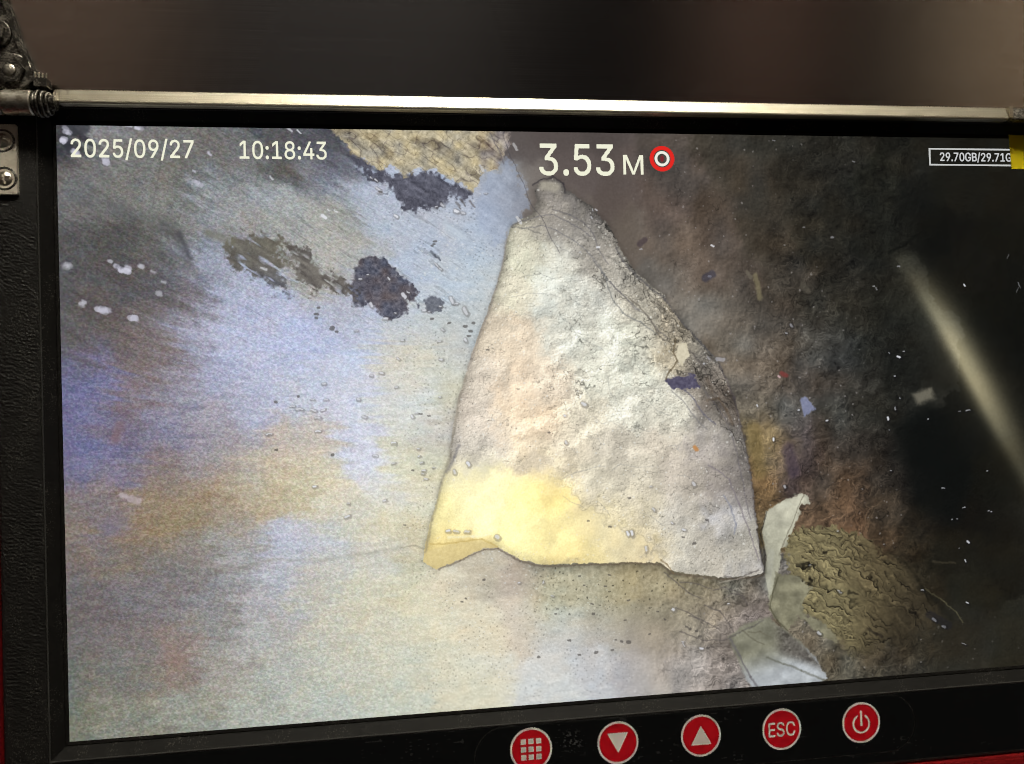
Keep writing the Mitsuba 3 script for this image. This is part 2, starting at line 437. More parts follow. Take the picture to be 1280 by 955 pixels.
# ---------------------------------------------------------------- the screen and what it shows
# control colours: x y (mm) and display colour 0..255
WALL = '''
1.49 123.61 60 62 68;9.21 123.72 122 122 125;20.16 123.04 112 110 108;32.93 123.21 105 105 105;44.32 123.37 85 85 90;52.56 122.63 76 76 86;93.72 123.15 92 88 97;
104.45 124.18 88 82 90;115.3 123.43 80 75 82;128.21 123.59 68 65 68;141.34 122.85 55 54 52;152.82 122.99 45 45 42;170.4 123.2 36 37 35;190.46 123.45 30 31 28;215.3 123.75 26 27 22;
2.83 114.62 105 105 105;12.1 113.85 110 110 106;23.1 113.09 105 104 98;34.33 113.99 115 118 120;42.51 116.24 85 85 82;50.7 114.61 112 118 132;57.39 115.85 95 98 115;
58.93 110.73 150 162 185;63.94 109.03 163 176 203;89.94 114.34 150 165 190;86.31 109.95 158 172 198;96.07 112.62 118 116 124;107.82 116.23 95 88 96;118.71 115.41 88 80 85;
131.68 115.5 70 65 66;144.87 114.68 55 52 48;160.26 113.86 38 38 35;180.02 113.97 28 30 26;200.34 114.08 22 24 20;1.95 108.88 105 105 104;8.9 109.72 115 114 110;
19.88 110.58 125 125 118;29.38 108.95 140 145 150;39.09 109.81 150 155 160;48.88 108.14 152 157 155;57.15 106.45 145 146 134;65.52 104.74 160 172 192;75.71 103 165 178 200;
86.11 102.97 165 178 198;103.98 108.23 110 105 108;116.71 110.04 90 82 86;127.72 108.27 82 72 72;140.86 108.3 66 58 54;150.33 106.48 48 46 42;169.8 106.49 30 31 28;
189.89 108.38 20 22 20;214.68 108.42 22 22 16;2.56 101.53 82 82 82;10.32 103.14 78 78 78;19.67 101.47 95 92 85;26.81 101.44 118 120 120;31.53 98.08 132 140 162;
37.36 105.6 140 142 142;45.46 103.06 150 150 145;53.64 99.64 165 165 158;60.34 100.47 160 166 172;72.14 97.83 165 178 200;82.43 96.03 168 182 196;88.69 101.22 160 175 195;
120.16 102.89 98 92 92;129.35 101.07 90 82 80;140.62 101.03 72 64 62;152.07 100.99 55 52 48;163.71 100.95 40 40 36;179.54 100.89 26 28 25;195.8 102.72 14 16 14;
212.28 100.77 18 19 13;2.42 95 84 82 84;8.55 93.3 85 80 82;17.91 93.21 92 86 88;24.57 93.97 112 110 124;32.24 93.9 150 160 192;38.6 89.64 158 168 202;51.83 93.71 160 158 150;
54.97 86.88 160 166 188;78.87 92.59 170 185 200;85.77 90.78 172 186 194;127.2 92.1 95 93 95;136.6 93.81 82 76 76;146.01 91.91 72 66 64;157.54 91.79 58 55 52;169.27 91.67 38 38 35;
179.19 91.57 26 28 26;211.83 89.33 15 17 13;202.7 95.12 18 19 15;3.05 88.46 88 84 84;11.5 85.88 88 82 84;19.38 88.23 98 90 92;25.67 86.48 130 128 148;32.08 87.22 163 170 205;
41.75 85.39 163 174 212;51.57 83.54 160 172 212;61.55 82.51 165 176 204;68.29 81.54 172 180 190;78.58 82.21 172 180 180;85.57 83.82 168 180 184;134.43 84.81 98 97 98;
143.86 84.66 86 82 80;153.36 82.69 70 66 64;163.12 84.37 55 56 54;170.91 82.4 40 42 40;180.92 84.1 26 29 27;212.27 74.1 14 16 13;3.65 80.29 92 84 86;11.39 80.95 105 92 92;
19.26 83.27 118 105 108;17.58 78.36 118 98 90;27.11 79.81 150 152 182;35.12 79.65 165 174 212;46.52 79.41 165 176 220;58.07 77.47 168 179 212;65.68 79.02 184 183 172;
71.58 77.18 195 188 160;78.44 77.03 178 182 172;81.99 80.41 165 172 172;143.62 77.41 95 92 90;151.25 77.25 86 84 84;160.91 77.06 66 70 74;168.67 75.05 50 54 58;
176.58 74.88 34 37 36;182.65 76.61 24 27 26;2.76 74.61 100 98 138;8.15 74.48 110 108 162;15.98 76.75 118 104 110;22.23 74.95 135 128 148;30.14 73.09 150 155 192;
39.82 72.84 168 176 210;51.27 71.7 172 180 204;59.61 72.33 178 185 206;68.04 72.11 188 186 172;76.57 71.89 182 184 165;151 69.97 92 88 86;158.71 69.77 76 71 70;
166.51 69.57 60 60 62;174.33 67.52 42 45 46;184.38 69.11 22 25 24;1.88 68.94 100 100 158;8.03 68.76 115 112 162;14.27 70.21 128 105 112;12.57 63.71 118 98 108;
20.47 66.74 130 124 148;28.39 66.49 145 142 162;36.44 67.08 158 162 192;46.22 67.62 170 174 194;56.14 67.33 176 183 206;64.47 65.37 183 185 182;71.25 65.16 185 190 186;
78.15 66.67 180 178 150;150.72 61.79 88 86 82;156.46 60.69 78 80 84;168.14 60.32 56 58 58;176.04 60.06 40 43 42;183.13 62.62 34 36 34;206.91 43.94 18 19 14;211.81 62.7 18 19 15;
1.71 60.82 100 102 158;10.94 60.49 105 103 152;20.36 61.8 118 115 152;26.61 58.27 138 130 148;34.6 57.97 150 142 152;42.74 59.34 175 160 145;50.97 59.88 178 165 150;
58.42 58.77 174 181 205;67.72 60.14 178 180 160;74.5 59.05 170 168 160;79.68 59.72 160 158 155;148.59 55.5 122 109 76;152.74 53.53 105 92 68;158.2 55.16 76 69 77;
167.95 54.8 64 59 58;175.77 52.67 44 42 42;181.75 52.44 24 26 26;187.78 52.22 12 15 14;195.89 51.91 14 16 14;1.57 54.34 102 100 152;9.25 54.02 112 110 158;15.5 55.4 120 108 128;
20.19 54.39 135 112 102;28.1 54.07 150 138 130;36.1 52.91 172 158 132;42.58 52.64 188 171 132;50.8 53.14 194 180 142;60.79 53.58 180 187 206;69.23 53.25 190 184 148;
75.22 53.86 183 179 142;150.25 48.18 110 90 62;156.01 47.94 72 60 66;163.71 45.79 74 64 58;171.51 44.54 80 65 54;179.55 46.97 50 46 44;185.48 44.86 20 20 20;193.57 44.51 12 14 12;
1.47 49.48 115 108 128;7.59 48.39 135 112 102;15.32 47.21 150 122 90;23.21 48.5 150 122 88;29.52 46.55 158 135 105;37.59 47.84 175 155 115;45.76 49.15 185 170 125;
53.95 47.1 188 184 160;63.97 46.65 187 188 178;70.74 46.34 189 184 152;148.03 39.22 95 78 55;165.4 38.38 98 77 60;171.35 39.94 96 73 56;179.27 39.57 62 54 46;187.21 37.34 28 26 22;
197.36 36.85 18 18 15;209.64 34.37 20 20 16;1.37 44.63 138 115 90;9.33 43.26 118 112 138;13.69 44.02 148 118 82;21.52 43.63 150 125 85;29.41 41.59 150 135 110;
34.17 39.69 158 150 142;42.21 37.6 173 178 200;50.38 36.83 174 178 192;57.1 40.19 185 182 160;63.79 39.85 194 185 142;69.68 38.7 186 177 138;169.18 34.53 105 76 55;
177.01 32.29 68 55 42;184.93 30.02 44 38 28;194.96 27.62 28 27 20;209.27 24.95 26 26 20;1.96 36.5 125 110 105;10.45 37.66 135 118 95;18.19 35.6 128 118 112;26.07 35.16 132 125 120;
34.05 34.71 155 155 158;43.71 32.5 172 175 186;53.61 33.62 182 182 170;63.61 33.07 182 182 168;70.39 33.54 176 170 134;1.79 28.43 112 104 108;10.24 27.9 120 112 118;
19.61 28.96 128 120 125;27.47 26.83 140 138 142;38.66 25.3 170 170 178;48.49 27.2 185 182 165;58.42 26.6 192 188 155;68.49 25.98 195 188 148;77.05 27.17 196 184 150;
84.04 29.86 172 160 132;92.73 28.32 166 150 130;101.45 23.98 174 158 132;112.26 25.08 170 156 134;123.19 24.42 150 140 128;132.34 21.2 130 122 115;139.85 21.64 110 106 108;
145.49 20.39 94 92 102;186.52 18.79 38 35 26;198.68 18.05 32 32 24;1.66 21.98 118 110 108;11.64 21.3 128 120 118;20.9 16.58 148 126 116;28.9 20.14 150 145 138;
38.52 19.49 175 172 165;49.92 18.72 190 188 165;61.53 17.94 194 190 160;73.4 18.85 197 191 156;83.65 16.45 198 187 152;92.41 17.59 188 174 150;101.19 15.27 178 174 166;
111.93 14.55 164 158 146;121.01 13.94 148 144 138;130.22 13.31 132 128 120;137.62 11.03 116 114 120;156.53 7.55 95 92 85;172.15 7.74 68 61 48;184.16 9.68 50 46 36;
196.28 8.86 38 38 32;1.49 13.92 112 116 106;9.92 13.3 130 125 112;19.24 12.61 145 128 115;30.3 11.8 165 160 148;41.55 10.97 180 181 165;53.01 10.12 190 191 168;
66.35 9.13 191 191 163;78.24 8.26 196 191 159;86.88 7.62 194 190 168;97.39 6.84 189 189 182;108.06 6.05 178 180 182;118.97 7.01 160 160 167;129.99 6.21 138 138 148;
137.38 3.89 114 113 122;168.06 3.45 82 80 72;179.96 4.43 58 56 50;196.1 4.21 44 44 38;210.6 6.02 38 38 30;2.05 4.21 122 128 106;11.27 4.27 138 139 118;23.81 5.72 155 156 134;
36.55 4.71 170 177 160;49.54 3.68 181 187 168;66.21 4.06 187 191 166;83.31 4.45 198 194 160;100.82 3.11 185 188 183
'''
ROCK = '''
94.96 104.71 190 192 175;98.96 107.87 138 134 136;102.1 105.58 150 148 150;107.41 102.92 150 150 152;110.87 97.59 150 148 148;109.37 107.89 108 106 110;95.64 97.68 207 213 196;
103.6 95.87 195 205 205;92.78 90.7 205 206 188;101.6 88.83 200 212 215;110.6 88.72 195 205 208;116.19 93.1 160 160 158;121.49 86.79 165 163 155;126.88 82.24 165 155 138;
88.96 80.28 213 200 182;95.07 78.41 225 206 184;103.13 80.01 205 215 215;112.14 79.83 208 218 215;121.29 80.55 200 208 200;128.54 75.93 186 176 152;136.01 75.77 132 130 128;
85.22 71.67 213 204 196;92.17 69.75 230 208 184;101.03 69.51 222 206 188;110.05 71.03 205 212 205;120.98 70.75 205 215 210;126.34 65.24 200 205 200;135.77 68.56 128 120 116;
140.32 63.92 105 94 88;83.24 63.06 205 196 190;91.92 61.04 233 210 182;99.04 62.55 234 208 178;107.98 62.26 212 208 192;118.92 63.69 210 216 210;128.08 61.61 200 205 198;
137.32 58.61 152 151 154;80.45 56.25 180 178 178;86.57 57.75 210 205 202;95.24 53.95 225 208 180;104.18 55.36 214 205 186;115 54.95 202 198 188;126.05 56.32 195 188 178;
135.29 54.19 168 163 166;142.8 53 126 122 126;83.85 54.04 188 188 186;100.45 50.24 220 208 178;111.16 48.04 205 202 185;120.25 47.65 195 192 180;129.47 47.25 185 178 172;
138.81 46.85 160 154 156;144.8 44.79 114 110 113;81.98 49.28 244 239 188;88.07 49.02 250 245 194;94.98 45.24 250 238 164;100.32 45.87 238 218 132;84.39 42.27 250 246 194;
93.02 38.38 248 240 172;101.87 37.93 240 228 162;107.34 41.17 225 212 162;112.64 37.39 226 214 162;119.83 34.36 214 200 148;123.77 31.14 218 194 132;75.72 40.97 240 232 168;
74.65 33.31 226 206 134;80.68 33.84 222 200 130;105.25 31.62 234 219 152;120.08 42.33 205 198 172;127.27 36.65 185 188 188;129.24 40.12 180 178 175;134.53 30.91 178 176 172;
140.39 37.78 166 170 184;143.99 32.19 158 158 154;146.68 27.54 168 170 178;130.69 27.55 178 178 174;127.47 31.29 190 195 196
'''
# outlines in mm
SHAPES = {
    'rock': [(93.17, 104.18), (94.62, 105.41), (97.5, 106.82), (99.02, 109.99), (98.37, 112.1), (99.49, 113.87), (102.38, 114.95), (104.5, 113.9), (105.18, 112.49), (111.2, 108.6), (115.59, 103.26), (117.3, 99.33), (119.9, 94.85), (127.09, 88.51), (130.63, 83.07), (136.07, 77.57), (139.68, 72.97), (143.19, 64.74), (145.61, 51.99), (146.63, 42.9), (147.73, 30.19), (148.52, 25.63), (145.64, 24.89), (139.02, 24.92), (130.65, 26.3), (126.6, 27.25), (124.26, 29.16), (108.79, 29.85), (98.08, 30.1), (92.82, 31.44), (88, 34.48), (85.04, 34.46), (79.77, 32.17), (74.57, 30.4), (71.72, 32.27), (73.47, 40.22), (75.91, 47.82), (78.14, 53.75), (79.04, 61.47), (81.36, 70.04), (83.63, 76.91), (86.44, 83.81), (89.26, 90.74), (91.22, 97.71), (92.05, 102.08)],
    'ochre': [(53.98, 126.06), (93.83, 126.67), (92.99, 122.26), (91.86, 119.62), (90.35, 116.45), (88.25, 116.6), (86.46, 115.19), (84.96, 111.69), (82.06, 113.77), (79.47, 114.27), (76.94, 116.51), (73.5, 116.49), (70.05, 115.25), (67.54, 117.13), (64.14, 116.58), (61.65, 118.45), (59.17, 119.8), (57.23, 122.69)],
    'wedge': [(85.55, 107.86), (86.36, 111.7), (88.59, 116.26), (90.71, 116.45), (92.58, 120.15), (94.59, 116.3), (96.25, 112.44), (97.57, 108.93), (93.53, 104.36), (92.05, 101.91), (89.19, 100.52), (86.81, 102.97)],
    'crust': [(57.86, 120.98), (61.65, 118.45), (64.14, 116.58), (70.05, 115.25), (76.93, 116.17), (79.47, 114.27), (84.61, 111.69), (83.16, 109.59), (79.72, 110.8), (77.96, 109.58), (75.15, 107.49), (72.38, 106.8), (69.85, 107.83), (68.22, 110.76), (65.74, 112.99), (62.72, 114), (61.1, 116.39)],
    'blot': [(58.48, 93.14), (59.92, 97.05), (62.3, 98.23), (64.97, 97.01), (67.3, 95.28), (68.59, 92.69), (71.12, 91.81), (72.43, 89.55), (72.19, 87.14), (70.17, 88.2), (70.45, 85.79), (67.53, 84.98), (65.82, 84.32), (63.67, 85.9), (62.03, 87.97), (59.16, 87.16), (58.04, 89.39)],
    'dot': [(73.6, 88.5), (76.19, 89.16), (78.05, 87.75), (76.61, 85.7), (74.38, 85.73)],
    'smear': [(33.22, 101.42), (40.57, 103.92), (44.63, 102.56), (46.06, 100.86), (43.38, 98.34), (45.62, 96.3), (43.92, 93.79), (45.16, 90.9), (41.9, 91.45), (39.51, 93.83), (35.48, 94.7), (33.12, 97.23)],
    'tail': [(45.08, 100.87), (49.46, 98.31), (51.52, 94.9), (58.43, 91.43), (58.37, 89.05), (52.59, 91.16), (50.1, 90.85), (47.7, 93.75)],
    'chip': [(127.04, 69.87), (130.22, 70.51), (133.59, 70.6), (134.45, 68.24), (131.6, 67.06), (128.27, 67.51)],
    'shell': [(130.08, 77.51), (131.96, 78.01), (132.79, 74.76), (130.67, 72.83), (129.43, 74.65)],
    'shard': [(158.52, 64.29), (159.72, 65.17), (162.53, 62.15), (159.36, 60.42)],
    'slab': [(186.24, 64.96), (191.14, 66.13), (191.86, 63.67), (187.55, 62.3)],
    'ledge': [(153.19, 33.16), (157.51, 35.48), (165.29, 35.27), (172.08, 32.91), (178.86, 28.49), (184.68, 23.54), (188.47, 17.19), (189.87, 11.53), (184.09, 7.84), (176.08, 6.91), (170.11, 5.87), (166.28, 8.33), (160.65, 14.54), (156.83, 16.06), (154.14, 21.67), (153.75, 27.14)],
    'flake': [(158.37, 43.28), (159.88, 42.3), (160.02, 40.65), (158.26, 40.18), (157.18, 36.96), (155.52, 33.76), (153.08, 29.9), (151.93, 24.52), (150.17, 17.93), (149.29, 20.16), (148.68, 24.71), (149.22, 29.2), (148.26, 34.68), (149.56, 39.14), (152.9, 41.34)],
    'flap': [(151.39, 25.46), (156.73, 24.24), (159.53, 21.35), (158.07, 18.34), (157.21, 15.85), (161.01, 13.79), (164.8, 10.62), (166.26, 7.96), (162.44, 10.05), (159.04, 12.83), (156.42, 15.18), (153.62, 12.28), (150.63, 14.65), (149.42, 18.34), (150.5, 21.89)],
    'plate': [(139.52, 11.61), (142.99, 13.89), (148.75, 15.5), (153.79, 11.73), (157.52, 8.21), (161.25, 3.95), (162.88, 0.55), (160.11, -0.7), (144.79, -0.25), (143, 2.94)],
    'hole': [(180.36, 58.07), (190.2, 62.78), (195.16, 59.44), (197.97, 52.77), (201.34, 44.18), (196.23, 34.1), (187.21, 37.34), (185.01, 43.02), (183.68, 50.51)],
    'yellow': [(77.76, 52.56), (82.11, 53.59), (88.18, 52.83), (93.38, 50.54), (98.69, 50.67), (103.08, 48.73), (109.14, 41.08), (115.38, 38.13), (122.04, 34.78), (125.19, 29.64), (124.24, 28.62), (108.76, 28.8), (98.06, 29.41), (92.8, 30.75), (87.62, 33.46), (85.01, 33.6), (79.75, 31.14), (74.55, 29.72), (70.7, 32.33), (72.62, 40.26), (75.05, 47.86)],
    'foldy': [(72.46, 34.28), (77.29, 35.74), (84.22, 36.23), (88, 34.48), (85.02, 33.95), (79.76, 31.48), (74.55, 29.72), (71.03, 31.97)],
}
# the blurred reflection: x y level
BEAM = np.array([[183.65, 98.26, 0.12], [188.63, 91.1, 0.34], [192.64, 84.29, 0.66], [196.87, 77.26, 0.88], [201.07, 69.06, 0.95], [205.31, 61.38, 0.72], [209.78, 53.67, 0.5], [215.06, 44.36, 0.34]])
